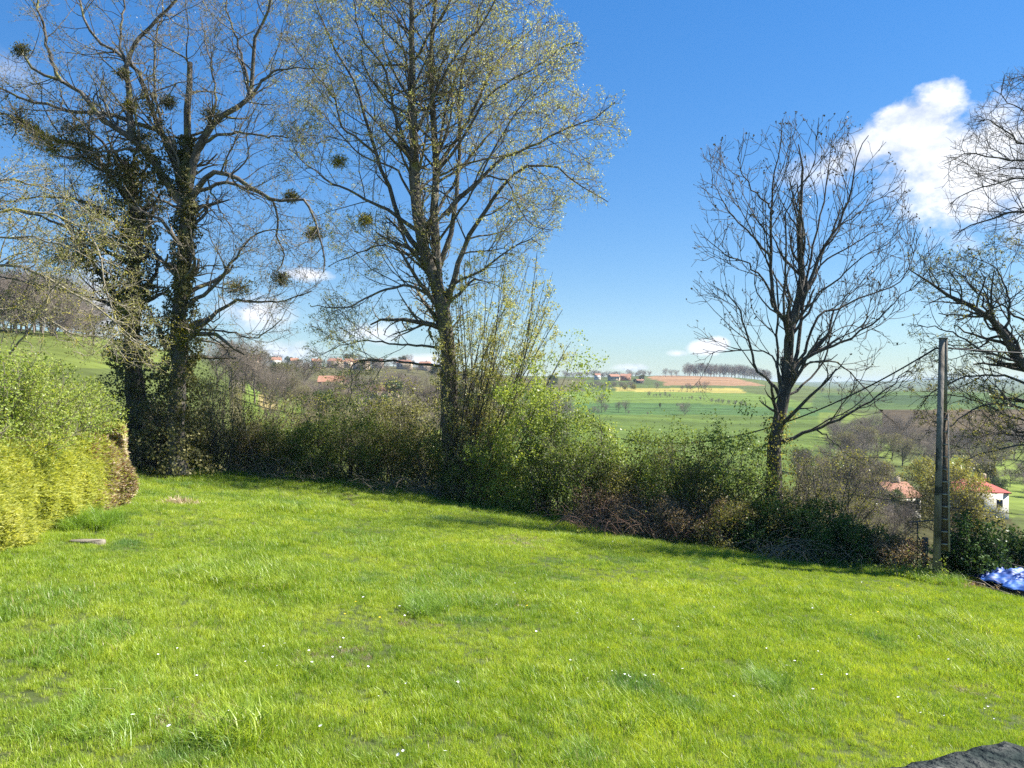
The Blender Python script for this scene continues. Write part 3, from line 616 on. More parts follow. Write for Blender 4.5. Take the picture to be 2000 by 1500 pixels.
# suckers round its foot
def shoots(name, label, cat, X, Dd, n, poly, len_, r0, mat, leafm, nleaf, lsize, seed, lean=(-.5, .5), wdt=1.0, dens=(1.6, 2.0), tw=None, group=None, l2=1.2, upb=.05, y=None):
    r = np.random.default_rng(seed); b = G(X, Dd); rt = root(name, b, label, cat, group)
    a = r.uniform(0, 6.28, n); st = b + np.stack([np.cos(a) * wdt, np.sin(a) * wdt * .7, np.full(n, -.1)], 1) * np.sqrt(r.random(n))[:, None] ** np.array([1, 1, 0])
    st[:, 2] = ground(st[:, 0], st[:, 1]) - .1
    d = unit(np.stack([r.uniform(lean[0], lean[1], n), r.normal(0, .22, n), np.ones(n)], 1)); L = len_ * r.uniform(.5, 1.1, n); m = 9
    C = np.zeros((n, m, 3)); C[:, 0] = st
    for i in range(1, m):
        C[:, i] = C[:, i - 1] + d * (L / (m - 1))[:, None]; d = unit(d + r.normal(size=(n, 3)) * .07 + np.array([0, 0, upb]))
    env = env_poly(poly, Dd, 4.5)
    ins = env(C); ins[:, :2] = True; bad = ~ins; first = np.where(bad.any(1), bad.argmax(1), m); f = np.clip((first - .5) / (m - 1), .2, 1)
    s = f[:, None] * np.linspace(0, m - 1, m)[None]; k = np.minimum(s.astype(int), m - 2); u = (s - k)[..., None]; ar = np.arange(n)[:, None]; C = C[ar, k] * (1 - u) + C[ar, k + 1] * u
    R = (r0 * r.uniform(.5, 1.2, n))[:, None] * np.linspace(1, .25, m)[None]
    c1, r1 = grow(C, R, dens[0], l2, (20, 50), r, m=5, up=.05, wig=.18, t0=.1, rf=.6, env=env, minr=.007)
    c2, r2 = grow(c1, r1, dens[1], l2 * .45, (25, 60), r, m=4, up=.02, wig=.25, t0=.1, rf=.6, env=env, minr=.005)
    mesh('stems', *join([tubes(C, R, 5)]), mat, rt)
    mesh('twigs', *join([tubes(c1, r1, 3), tubes(c2, r2, 3)]), tw or M['twig'], rt)
    if nleaf and len(c2):
        p = np.concatenate([sample_on(c2, int(nleaf * .7), r, .1, .05), sample_on(c1, int(nleaf * .3), r, .2, .06)])
        if poly is not None:
            p = p[env(p)]
        mesh('foliage', *leaves(p, lsize, r, drop=.2), leafm, rt, smooth=False)
    return rt, C, c1
shoots('lime_suckers', 'fan of straight leafy suckers rising right of the tall middle trunk', 'suckers', 900, 31.6, 84,
       [(820, 960), (850, 640), (900, 520), (960, 470), (1030, 490), (1075, 540), (1100, 600), (1105, 660), (1145, 700), (1130, 760), (1090, 850), (980, 960)], 10.5, .035, M['bark_dark'], M['lime_leaf'], 30000, .078, 41, (-.12, .62), 1.1, (1.1, 1.5), l2=1.3)

# --- big bare ivy-clad tree on the left
t1_poly = [(-120, -200), (600, -200), (590, 40), (640, 130), (600, 200), (600, 300), (560, 330), (600, 370), (640, 460), (635, 540), (600, 600), (560, 680), (440, 720), (330, 700), (250, 600), (150, 420), (60, 330), (-60, 260), (-120, 100)]
t1_tr = [([(345, 925), (346, 800), (350, 650), (357, 520), (362, 430), (367, 370), (364, 280), (366, 210), (370, 150), (372, 122)], .38, .09, 0, .2)]
t1_lb = [([(360, 400), (308, 336), (290, 304), (259, 273), (196, 224), (164, 185), (122, 161), (70, 136), (48, 112)], .24, .05, 0, -1.0),
         ([(122, 161), (105, 122), (92, 90), (84, 45), (73, 5), (68, -90)], .09, .03, -.8, -1.2),
         ([(262, 276), (255, 245), (252, 196), (250, 140), (259, 98), (280, 66), (308, 38), (345, 0), (380, -90)], .17, .04, -.4, .6),
         ([(359, 392), (342, 330), (315, 252), (290, 192), (273, 147), (245, 115), (196, 84), (168, 42), (155, 0), (148, -90)], .18, .03, 0, 1.5),
         ([(366, 375), (385, 294), (413, 245), (448, 220), (486, 192), (493, 140), (500, 70), (525, 17), (548, -70)], .22, .03, 0, -.8),
         ([(486, 192), (521, 150), (560, 133), (632, 136)], .08, .02, -.5, -1), ([(488, 186), (475, 120), (455, 60), (440, 0), (436, -80)], .08, .02, -.5, .6),
         ([(385, 300), (413, 270), (455, 259), (497, 264), (562, 270)], .10, .03, 0, -1.2),
         ([(372, 385), (385, 368), (402, 346), (441, 336), (490, 367), (535, 390), (560, 394), (590, 388), (616, 437), (630, 490), (633, 530)], .15, .03, 0, -1.6),
         ([(376, 388), (405, 366), (437, 357), (472, 364), (525, 388), (542, 420), (543, 465), (556, 497), (540, 530)], .11, .03, 0, .8),
         ([(300, 296), (259, 292), (217, 294), (157, 304), (110, 308)], .09, .03, -.3, -1.4),
         ([(358, 330), (315, 259), (266, 241), (210, 224), (168, 220), (122, 213), (84, 203), (35, 189), (0, 171), (-60, 150)], .15, .04, .2, 1.4),
         ([(358, 650), (400, 632), (429, 605), (464, 589), (512, 587), (550, 590), (606, 568)], .13, .02, 0, -1.6),
         ([(358, 600), (400, 573), (442, 528), (474, 480), (510, 455), (568, 448)], .12, .02, 0, -.6),
         ([(358, 655), (400, 645), (454, 650), (480, 659), (506, 659), (528, 640), (552, 625)], .07, .02, 0, -2),
         ([(250, 140), (235, 90), (240, 30), (248, -60)], .08, .03, 0, .8), ([(315, 252), (300, 150), (310, 60), (330, -50)], .08, .03, .6, 2.2), ([(413, 245), (420, 170), (405, 100), (395, 30)], .07, .02, 0, 1.6),
         ([(441, 336), (445, 300), (470, 260)], .04, .02, -.5, -.8), ([(402, 350), (425, 400), (440, 430), (455, 445)], .05, .02, -.4, -1.4)]
lv = dict(levels=[dict(dens=2.1, length=3.0, ang=(30, 70), m=8, up=.07, wig=.22, t0=.18, rf=.4, minr=.012, sides=4, decay=.35),
                  dict(dens=2.3, length=1.5, ang=(30, 70), m=5, up=.03, wig=.28, t0=.15, rf=.55, minr=.008, sides=3),
                  dict(dens=3.8, length=.75, ang=(30, 70), m=4, up=.0, wig=.3, t0=.15, rf=.6, minr=.006, sides=3)])
T1, c_, a_ = build_tree('old_tree', G(345, 29), 'gnarled mostly bare tree with ivy up its thick trunk, left of the tallest tree', 'tree', 28.5, t1_tr, t1_lb, env_poly(t1_poly, 28.5, 5.5), lv,
    [(20000, .055, M['olive_leaf'], dict(t0=.4, spread=.05, name='buds'))], (M['bark'], M['twig'], None), 8)
ivy_sleeve(T1, c_[0], [1.3, 1.15, .75, .5, .38, .34, .26, .26, .2], 15000, .10, M['ivy_leaf'], 9, 0, .82)
ivy_sleeve(T1, c_[1], [.35, .5, .3], 1500, .09, M['ivy_leaf'], 10, .05, .35); ivy_sleeve(T1, c_[4], [.3, .3, .2], 900, .09, M['ivy_leaf'], 12, .1, .4)
for q, (X, Y, rr, mm) in enumerate([(205, 468, 24, 'mistletoe_leaf'), (612, 455, 17, 'mistletoe_dark'), (466, 563, 28, 'mistletoe_dark'), (378, 655, 38, 'mistletoe_leaf'), (328, 200, 16, 'mistletoe_dark'), (570, 384, 14, 'mistletoe_dark'), (42, 98, 15, 'mistletoe_dark'), (415, 225, 24, 'mistletoe_dark'), (280, 268, 26, 'mistletoe_dark'), (256, 207, 12, 'mistletoe_leaf'), (548, 545, 18, 'mistletoe_dark'), (240, 145, 12, 'mistletoe_dark')]):
    mistletoe(T1, X, Y, 28.2, rr, M[mm], 60 + q)
# --- second ivy-covered trunk
t2_poly = [(-150, 150), (330, 150), (340, 400), (330, 640), (200, 700), (60, 650), (-150, 560)]
T2, c2_, a2_ = build_tree('ivy_tree', G(278, 30), 'dark ivy-smothered tree beside the gnarled bare one, with ivy bulging off its crown', 'tree', 29.5,
    [([(282, 900), (265, 780), (258, 680), (262, 560), (264, 450), (256, 370), (246, 310)], .42, .12, 0, 0)],
    [([(258, 600), (215, 560), (180, 510), (150, 450), (110, 420)], .14, .03, 0, -1), ([(252, 390), (205, 330), (160, 285), (95, 270), (30, 230), (-30, 220)], .15, .04, 0, -.6), ([(250, 350), (200, 280), (150, 230), (120, 190)], .10, .03, 0, .8),
     ([(262, 520), (190, 480), (100, 430), (20, 410), (-60, 420)], .11, .03, 0, .8), ([(262, 460), (180, 400), (90, 385), (-10, 395)], .10, .03, 0, 1.6), ([(262, 620), (180, 580), (90, 560), (0, 540), (-60, 540)], .10, .02, 0, .4)], env_poly(t2_poly, 29.5, 5),
    dict(levels=[dict(dens=2.8, length=2.8, ang=(30, 70), m=7, up=.04, wig=.24, t0=.1, rf=.5, minr=.012, sides=4), dict(dens=2.4, length=1.4, ang=(30, 70), m=5, up=.02, wig=.28, rf=.55, minr=.008, sides=3), dict(dens=2.8, length=.6, ang=(30, 70), m=4, up=0, wig=.3, rf=.6, minr=.006, sides=3)]),
    [(9000, .075, M['olive_leaf'], dict(t0=.3, spread=.05))], (M['bark_dark'], M['twig'], None), 12)
ivy_sleeve(T2, c2_[0], [1.6, 1.3, .9, .75, .65, .8, .7], 16000, .10, M['ivy_leaf'], 13)
ivy_sleeve(T2, c2_[2], [.3, .35, .5, .35, .2, .3, .4, .3], 900, .10, M['ivy_leaf'], 14, .25, .8)
ivy_sleeve(T2, c2_[1], [.4, .4, .2], 1200, .10, M['ivy_leaf'], 16, 0, .8)
for q, (X, Y, rr, mm) in enumerate([(165, 300, 34, 'mistletoe_dark'), (212, 345, 42, 'mistletoe_dark'), (105, 290, 24, 'mistletoe_leaf'), (190, 415, 34, 'mistletoe_dark'), (122, 500, 40, 'mistletoe_leaf'), (160, 505, 26, 'mistletoe_leaf'), (38, 232, 36, 'mistletoe_dark'), (72, 268, 34, 'mistletoe_leaf'), (145, 252, 34, 'mistletoe_dark'), (250, 610, 26, 'mistletoe_leaf')]):
    mistletoe(T2, X, Y, 28.6, rr, M[mm], 90 + q)
# --- nearer tree reaching in from the left edge
T3, c3_, a3_ = build_tree('hawthorn_tree', G(-230, 20), 'nearer tree reaching in over the conifer hedge with pale lichened twigs', 'tree', 20,
    [([(-230, 1000), (-225, 850), (-200, 700), (-170, 600), (-150, 500)], .2, .1, 0, 0)],
    [([(-160, 560), (-60, 520), (40, 520), (120, 560), (190, 600), (235, 640), (290, 680)], .08, .015, 0, -.8), ([(-150, 520), (-40, 430), (60, 410), (150, 440), (200, 500), (205, 560), (228, 630), (262, 668)], .07, .015, 0, .6),
     ([(-200, 760), (-80, 760), (0, 708), (50, 650), (86, 590), (120, 545)], .07, .015, 0, -1.4), ([(-150, 500), (-70, 380), (20, 350), (110, 380), (180, 420), (225, 450)], .06, .012, 0, 1), ([(-170, 600), (-60, 600), (60, 610), (140, 650), (200, 660), (270, 720)], .06, .012, 0, 1.2),
     ([(-150, 500), (-60, 470), (50, 460), (130, 480), (200, 470), (250, 480)], .06, .012, 0, -1.6)],
    env_poly([(-400, 300), (60, 300), (200, 370), (290, 470), (330, 600), (330, 730), (200, 700), (80, 720), (-400, 800)], 20, 3.5),
    dict(levels=[dict(dens=4.2, length=2.0, ang=(25, 60), m=7, up=.0, wig=.25, t0=.15, rf=.5, minr=.009, sides=4), dict(dens=3.4, length=.9, ang=(30, 65), m=5, up=.02, wig=.3, rf=.6, minr=.006, sides=3), dict(dens=3.5, length=.45, ang=(30, 70), m=4, wig=.3, rf=.6, minr=.004, sides=3)]),
    [(9000, .042, M['olive_leaf'], dict(spread=.04)), (4000, .045, M['lime_leaf'], dict(spread=.04)), (1500, .05, M['mistletoe_leaf'], dict(lvl=0, spread=.03))], (M['bark_pale'], M['bark_pale'], None), 21)

# --- the bare ash on the right
ash_poly = [(1370, 300), (1440, 270), (1520, 235), (1700, 235), (1760, 330), (1790, 440), (1840, 470), (1830, 600), (1800, 720), (1720, 920), (1640, 930), (1560, 900), (1440, 860), (1350, 800), (1355, 640), (1355, 440)]
ash_tr = [([(1513, 1010), (1509, 920), (1514, 850), (1526, 808), (1535, 765), (1541, 705), (1545, 635), (1559, 590), (1562, 530), (1557, 460), (1566, 390), (1566, 337), (1560, 282)], .30, .018, 0, .2)]
ash_lb = [([(1541, 700), (1538, 635), (1513, 590), (1506, 495), (1506, 425), (1510, 355), (1524, 302), (1527, 255)], .13, .015, 0, -.8),
          ([(1543, 690), (1552, 617), (1590, 537), (1604, 488), (1636, 446), (1657, 397), (1667, 348), (1678, 295), (1697, 262)], .13, .015, 0, .6),
          ([(1536, 778), (1552, 735), (1573, 700), (1636, 670), (1680, 648), (1720, 617), (1755, 582), (1797, 550)], .11, .012, 0, -1),
          ([(1543, 728), (1570, 690), (1600, 615), (1643, 600), (1695, 575), (1751, 554), (1783, 505), (1793, 465)], .08, .012, 0, 1),
          ([(1550, 650), (1578, 610), (1604, 565), (1636, 547), (1678, 505), (1720, 484), (1745, 466)], .07, .012, 0, -.6), ([(1573, 575), (1592, 545), (1608, 512), (1650, 485), (1695, 460), (1742, 436)], .06, .012, 0, 1.4),
          ([(1600, 505), (1636, 450), (1667, 421), (1713, 390), (1757, 367)], .05, .012, .4, 1), ([(1510, 600), (1500, 560), (1464, 516), (1415, 495), (1368, 458)], .06, .012, -.5, -1.2),
          ([(1506, 500), (1468, 460), (1419, 407), (1401, 365), (1389, 350)], .06, .012, -.4, .6), ([(1506, 430), (1506, 407), (1468, 365), (1443, 320), (1446, 290)], .05, .012, -.4, -1.2),
          ([(1530, 790), (1510, 752), (1475, 718), (1460, 658), (1440, 600), (1415, 569), (1382, 553)], .09, .012, 0, -1.2), ([(1535, 765), (1510, 700), (1490, 685), (1430, 685), (1380, 690)], .06, .012, 0, .8),
          ([(1520, 868), (1535, 859), (1580, 841), (1628, 823), (1670, 802), (1700, 784), (1740, 755), (1787, 710)], .10, .012, 0, -1.2), ([(1590, 838), (1610, 847), (1640, 874), (1690, 912)], .04, .01, -.4, -1),
          ([(1538, 740), (1560, 680), (1566, 600), (1590, 480), (1610, 380), (1620, 300), (1625, 262)], .10, .012, 0, 1.8), ([(1541, 705), (1530, 600), (1535, 500), (1540, 400), (1590, 320), (1598, 265)], .08, .012, 0, -1.8),
          ([(1530, 800), (1520, 720), (1519, 640), (1520, 560), (1480, 480), (1440, 400), (1424, 345)], .08, .012, 0, 1.5), ([(1545, 740), (1575, 715), (1620, 705), (1660, 725), (1690, 760), (1720, 800), (1760, 840)], .05, .012, 0, 1.2),
          ([(1538, 772), (1575, 745), (1610, 700), (1640, 600), (1700, 530), (1735, 500)], .06, .012, 0, 2), ([(1573, 702), (1600, 670), (1650, 640), (1700, 640), (1740, 660)], .035, .01, 0, 1.5)]
lv = dict(levels=[dict(dens=1.55, length=2.9, ang=(20, 45), m=8, up=.13, wig=.14, t0=.2, rf=.5, minr=.013, sides=4, decay=.35),
                  dict(dens=1.7, length=1.4, ang=(25, 55), m=6, up=.12, wig=.22, t0=.15, rf=.6, minr=.011, sides=4),
                  dict(dens=2.0, length=.55, ang=(25, 60), m=4, up=.15, wig=.2, t0=.2, rf=.7, minr=.009, sides=3)])
ash, ca_, aa_ = build_tree('ash_tree', G(1513, 26), 'bare upswept tree with dark sooty buds, left of the concrete pole', 'tree', 26, ash_tr, ash_lb, env_poly(ash_poly, 26, 4.5), lv,
    [(1800, .07, M['bud'], dict(t0=.9, spread=.015, name='buds', ratio=.8))], (M['bark_dark'], M['twig_grey'], None), 17)
ivy_sleeve(ash, ca_[0], [.55, .4, .33], 1500, .08, M['olive_leaf'], 18, 0, .28)

# --- trees reaching in from the right edge
T6, c6_, a6_ = build_tree('oak_tree', G(2260, 24), 'bare tree reaching in high from the right edge against the white cloud', 'tree', 24,
    [([(2260, 1150), (2250, 900), (2240, 600), (2230, 300), (2200, 100)], .35, .1, 0, 0)],
    [([(2240, 420), (2100, 400), (2000, 411), (1958, 421), (1902, 437), (1862, 468)], .12, .015, 0, -.6), ([(2230, 300), (2100, 300), (2000, 280), (1958, 250), (1930, 232), (1908, 236)], .11, .015, 0, .6),
     ([(2235, 350), (2100, 340), (2000, 313), (1947, 309), (1895, 298), (1840, 322)], .10, .012, 0, -1.2), ([(2240, 400), (2100, 370), (2000, 350), (1930, 362), (1874, 383), (1856, 400)], .10, .012, 0, .8),
     ([(2210, 200), (2100, 180), (2020, 150), (1975, 152)], .08, .012, 0, .5), ([(2230, 300), (2120, 260), (2020, 230), (1960, 190), (1958, 168)], .08, .012, 0, -1)],
    env_poly([(1835, 330), (1900, 220), (1940, 160), (2000, 130), (2300, 60), (2300, 480), (2000, 470), (1860, 478), (1850, 400)], 24, 4),
    dict(levels=[dict(dens=3.8, length=2.5, ang=(28, 60), m=7, up=.06, wig=.22, t0=.2, rf=.5, minr=.011, sides=4), dict(dens=3.0, length=1.1, ang=(30, 65), m=5, up=.05, wig=.28, rf=.6, minr=.008, sides=3), dict(dens=3.4, length=.38, ang=(30, 65), m=4, up=.05, wig=.3, rf=.6, minr=.006, sides=3)]),
    [], (M['bark_dark'], M['twig_grey'], None), 25)
t7_poly = [(1770, 500), (1830, 500), (1900, 480), (2000, 430), (2300, 420), (2300, 960), (1990, 930), (1880, 900), (1860, 880), (1800, 850), (1770, 780), (1790, 700), (1770, 640), (1800, 600)]
T7, c7_, a7_ = build_tree('maple_tree', G(2140, 20.5), 'budding tree whose branches hang in from the right edge behind the pole', 'tree', 24,
    [([(2180, 1150), (2140, 1000), (2090, 850), (2040, 760), (1993, 705), (1965, 663), (1937, 625), (1895, 600), (1860, 582), (1807, 547), (1775, 530)], .34, .02, 0, 0)],
    [([(2090, 850), (2000, 800), (1930, 790), (1880, 815), (1830, 850)], .09, .012, 0, -.8), ([(2110, 900), (2020, 870), (1940, 880), (1880, 900)], .07, .012, 0, -.5), ([(2060, 790), (1980, 740), (1900, 735), (1830, 760), (1790, 810)], .08, .012, 0, .8),
     ([(1993, 705), (1930, 690), (1880, 660), (1830, 640), (1785, 640)], .07, .012, 0, -.8), ([(1965, 663), (1970, 590), (1950, 530), (1900, 500)], .08, .012, 0, .6), ([(2040, 760), (2020, 640), (2030, 540), (2000, 470)], .10, .015, 0, 1.2),
     ([(1937, 625), (1900, 560), (1850, 520), (1830, 505)], .05, .012, 0, .9), ([(2060, 790), (2090, 650), (2100, 520)], .12, .03, 0, 0), ([(2080, 830), (1990, 820), (1900, 780), (1850, 770), (1805, 775)], .06, .012, 0, 1.5), ([(2100, 880), (2000, 850), (1950, 850), (1900, 850)], .05, .012, 0, 1.2),
     ([(2020, 640), (1960, 600), (1900, 560), (1870, 530)], .06, .012, .6, 1.8)],
    env_poly(t7_poly, 24, 4),
    dict(levels=[dict(dens=3.9, length=2.6, ang=(28, 62), m=7, up=.02, wig=.24, t0=.15, rf=.5, minr=.011, sides=4), dict(dens=2.9, length=1.0, ang=(30, 65), m=5, up=.03, wig=.28, rf=.6, minr=.0075, sides=3), dict(dens=3.2, length=.36, ang=(30, 65), m=4, up=.03, wig=.3, rf=.6, minr=.0055, sides=3)]),
    [(14000, .055, M['olive_leaf'], dict(t0=.8, spread=.03, name='buds'))], (M['bark_dark'], M['twig_grey'], None), 26)

# ------------------------------------------------------------------ hedge shrubs along the edge of the lawn
def shrub(name, label, cat, X, dD, w, Ytop, leafm, nleaf, ls, seed, stem=None, twigm=None, nst=26, group=None, depth=1.3, lump=.25, gloss=None, skirts=.35, litter=0, jagged=.5):
    """w: half width px; Ytop: top px.  The crown is a lumpy ellipsoid full of twigs"""
    r = np.random.default_rng(seed); D = float(edge(X)) + dD; b = G(X, D); rt = root(name, b, label, cat, group)
    W_ = 1.2 * w * D / F; top = CZ + D * (750 - Ytop) / F; H = max(top - b[2], .5)
    ph = r.uniform(0, 6.28, 6)
    def env(p):
        q = p - b; th = np.arctan2(q[..., 1], q[..., 0]); zz = q[..., 2] / H
        lm = 1 + lump * (np.sin(3 * th + ph[0]) * .5 + np.sin(5 * th + ph[1] + zz * 4) * .4 + np.sin(zz * 9 + ph[2] + th * 2) * .4 + .5 * np.sin(q[..., 0] * 3.1 + ph[3]) * np.sin(q[..., 2] * 4 + ph[4]))
        rr = (q[..., 0] / W_) ** 2 + (q[..., 1] / depth) ** 2
        zc = (zz - skirts) / (1 - skirts)
        return (rr + np.where(zc > 0, zc, zc * .3) ** 2 < lm) & (q[..., 2] > -.3)
    n = nst; st = b + np.stack([r.uniform(-.75, .75, n) * W_, r.uniform(-.5, .5, n) * depth, np.zeros(n)], 1); st[:, 2] = ground(st[:, 0], st[:, 1]) - .1
    d = unit(np.stack([r.normal(0, .35, n) + (st[:, 0] - b[0]) / W_ * .4, r.normal(0, .3, n), np.ones(n)], 1)); m = 7
    L = H * r.uniform(.6, 1.15, n); C = np.zeros((n, m, 3)); C[:, 0] = st
    for i in range(1, m):
        C[:, i] = C[:, i - 1] + d * (L / (m - 1))[:, None]; d = unit(d + r.normal(size=(n, 3)) * .16)
    ins = env(C); ins[:, :3] = True; bad = ~ins; first = np.where(bad.any(1), bad.argmax(1), m); f = np.clip((first - .5) / (m - 1), .3, 1)
    s_ = f[:, None] * np.linspace(0, m - 1, m)[None]; k_ = np.minimum(s_.astype(int), m - 2); u_ = (s_ - k_)[..., None]; ar = np.arange(n)[:, None]; C = C[ar, k_] * (1 - u_) + C[ar, k_ + 1] * u_
    R = r.uniform(.012, .035, n)[:, None] * np.linspace(1, .3, m)[None]
    c1, r1 = grow(C, R, 3.2, 1.5, (25, 75), r, m=5, up=.02, wig=.25, t0=.1, rf=.6, env=env, minr=.006, decay=.2)
    c2, r2 = grow(c1, r1, 3.0, .6, (25, 75), r, m=4, up=.03, wig=.3, t0=.1, rf=.6, minr=.004)
    tm = twigm or M['twig']
    mesh('stems', *tubes(C, R, 5), stem or M['bark_dark'], rt)
    mesh('twigs', *join([tubes(c1, r1, 3), tubes(c2, r2, 3)]), tm, rt)
    nleaf = int(nleaf * 1.5); k = int(nleaf * .6); p = sample_on(c2 if len(c2) else c1, k, r, .1, .06)
    # some more leaves fill the crown in clumps
    q = r.uniform(-1.2, 1.2, (nleaf * 5, 3)) * np.array([W_, depth, H * .55]) + b + np.array([0, 0, H * .5]); q = q[env(q)]
    cl = np.sin(q[:, 0] * 4.1 + ph[5]) + np.sin(q[:, 2] * 5.3 + ph[4]) + np.sin(q[:, 1] * 4.7 + ph[3]); q = q[cl > r.normal(0.2, .7, len(q))][:int(nleaf * .75)]
    p = np.concatenate([p, q])
    mesh('foliage', *leaves(p, ls, r, .65, drop=.15), leafm, rt, smooth=False)
    return rt
E = M
sh = [
 ('thicket', 'brown twiggy thicket under the ivy-covered trunks', 'thicket', 300, .9, 75, 800, 'ivy_leaf', 7000, .08, 1.2),
 ('thicket', 'bare tangled thicket just right of the ivy-clad trunk, twigs showing', 'thicket', 400, 1.2, 75, 700, 'olive_leaf', 4500, .07, 1.3),
 ('shrub', 'low shrub with sparse olive leaves right of the bare tangled thicket', 'shrub', 480, 1.0, 70, 790, 'olive_leaf', 4500, .07, 1.2),
 ('elder_bush', 'rounded dark green bush between the twiggy thickets and the tallest tree', 'bush', 570, 1.0, 85, 815, 'bush_leaf', 9000, .075, 1.3),
 ('elder_bush', 'taller mottled green bush directly left of the tallest tree foot', 'bush', 680, 1.1, 90, 768, 'bush_leaf', 9500, .075, 1.4),
 ('hazel_bush', 'loose yellow-green bush left against the tallest tree trunk', 'bush', 785, 1.0, 75, 760, 'olive_leaf', 8500, .08, 1.4),
 ('elder_bush', 'shaded low bush in front of the suckers of the tallest tree', 'bush', 870, .8, 75, 830, 'bush_leaf', 6000, .075, 1.1),
 ('maple_bush', 'bright yellow-green leafy bush right of the tallest tree', 'bush', 1060, 1.4, 115, 688, 'fresh_leaf', 15000, .09, 1.6),
 ('blackthorn_thicket', 'tall pale-twigged thicket behind the hedge between the ivy trunks and the dark green bush', 'thicket', 455, 3.0, 85, 735, 'lime_leaf', 1500, .06, 1.4),
 ('blackthorn_thicket', 'tall olive thicket behind the rounded dark green bush', 'thicket', 560, 3.0, 80, 760, 'olive_leaf', 2600, .07, 1.4),
 ('blackthorn_thicket', 'tall olive-brown thicket behind the mottled green bush', 'thicket', 660, 3.0, 80, 755, 'olive_leaf', 2600, .075, 1.4),
 ('blackthorn_thicket', 'tall yellowish thicket behind and left of the tallest tree trunk', 'thicket', 770, 2.8, 80, 745, 'lime_leaf', 2600, .08, 1.4),
 ('blackthorn_thicket', 'brown twiggy thicket in front of the two ivy trunks, pale twigs catching the light', 'thicket', 285, -.2, 70, 770, 'olive_leaf', 3200, .06, 1.0),
 ('holly_bush', 'dark low bush between the tallest tree foot and the small pale bush', 'bush', 950, .3, 70, 880, 'bush_leaf', 6000, .07, 1.0),
 ('hawthorn_bush', 'gap-filling olive bush between the two rounded green bushes right of centre', 'bush', 1210, 1.2, 75, 880, 'olive_leaf', 6500, .07, 1.2),
 ('hawthorn_bush', 'olive bush filling the gap left of the ivied stump', 'bush', 1360, 1.2, 65, 870, 'olive_leaf', 5500, .07, 1.2),
 ('elder_bush', 'green bush sloping down right below the bright yellow-green bush', 'bush', 1130, .9, 90, 800, 'bush_leaf', 11000, .075, 1.4),
 ('privet_bush', 'small pale green bush jutting onto the lawn below the bright bush', 'bush', 1010, -.35, 48, 955, 'fresh_leaf', 3500, .06, .7),
 ('blackthorn_bush', 'dense rounded green bush halfway between tallest tree and bare ash', 'bush', 1290, 1.6, 85, 832, 'bush_leaf', 11000, .075, 1.4),
 ('blackthorn_bush', 'green bush with ivied stump stem directly left of the bare ash', 'bush', 1420, 1.4, 75, 818, 'bush_leaf', 9000, .075, 1.4),
 ('bramble_patch', 'brown dead bramble tangle below the rounded green bush', 'bramble', 1215, -.1, 90, 960, 'dead_leaf', 7000, .055, 1.0),
 ('bramble_patch', 'reddish-brown bramble tangle spilling down to the grass left of the ash foot', 'bramble', 1330, -.1, 100, 975, 'dead_leaf', 8000, .055, 1.0),
 ('bramble_patch', 'greener bramble heap at the foot of the bare ash', 'bramble', 1450, .1, 90, 985, 'olive_leaf', 8000, .06, 1.0),
 ('laurel_bush', 'dark glossy evergreen bush right of the ash foot', 'bush', 1570, .5, 100, 985, 'dark_leaf', 13000, .075, 1.2),
 ('laurel_bush', 'dark evergreen bush at the right end of the continuous hedge', 'bush', 1655, .3, 55, 1020, 'dark_leaf', 6500, .07, 1.0),
 ('hawthorn_bush', 'twiggy half-bare bush behind the ash trunk on the right', 'bush', 1600, 2.2, 85, 870, 'olive_leaf', 3500, .06, 1.3),
 ('bramble_patch', 'low reddish dead bramble left of the concrete pole', 'bramble', 1745, .35, 50, 1045, 'dead_leaf', 3500, .05, .7),
 ('laurel_bush', 'broad-leaved dark bush right behind the concrete pole', 'bush', 1895, 1.3, 50, 1020, 'dark_leaf', 3600, .10, .8),
 ('laurel_bush', 'dark bush at the right edge behind the blue tarpaulin', 'bush', 1990, 3.4, 55, 1040, 'dark_leaf', 5000, .09, .8),
]
for i, (nm, lb, ct, X, dD, w, Yt, lm, nl, ls, dp) in enumerate(sh):
    dead = 'bramble' in ct; bare = ct == 'thicket' or 'half-bare' in lb
    shrub(nm, lb, ct, X, dD, w, Yt, M[lm], nl, ls, 200 + i, nst=60 if (dead or bare) else 38, depth=dp * 1.2, twigm=M['twig_red'] if dead else (M['twig'] if not bare else M['twig']), lump=.6, skirts=.3)
# arching bramble canes
def canes(name, label, X, dD, w, n, seed, mat):
    r = np.random.default_rng(seed); D = float(edge(X)) + dD; b = G(X, D); rt = root(name, b, label, 'bramble canes')
    m = 12; st = b + np.stack([r.uniform(-1, 1, n) * w * D / F, r.uniform(-.9, .3, n), np.zeros(n)], 1); st[:, 2] = ground(st[:, 0], st[:, 1]) - .05
    a = r.uniform(0, 6.28, n); L = r.uniform(.8, 2.4, n); hgt = L * r.uniform(.25, .5, n); t = np.linspace(0, 1, m)
    C = st[:, None] + np.stack([np.cos(a)[:, None] * L[:, None] * t, np.sin(a)[:, None] * L[:, None] * t * .5, hgt[:, None] * np.sin(t * 2.8)[None]], -1) + r.normal(size=(n, m, 3)) * .03
    mesh('canes', *tubes(C, np.tile(np.linspace(.008, .004, m), (n, 1)), 4), mat, rt)
canes('bramble_canes', 'bare brown arching canes over the reddish-brown bramble tangle', 1300, -.4, 170, 220, 301, M['twig_red'])
canes('bramble_canes', 'thin grey arching canes in front of the dark hedge foot left of the tallest tree', 480, -.1, 130, 110, 302, M['twig'])
canes('bramble_canes', 'thin brown canes around the foot of the tallest tree', 900, -.2, 160, 110, 303, M['twig'])
canes('bramble_canes', 'tangled canes and dead stems at the foot of the evergreen bush', 1620, -.1, 140, 110, 304, M['twig'])
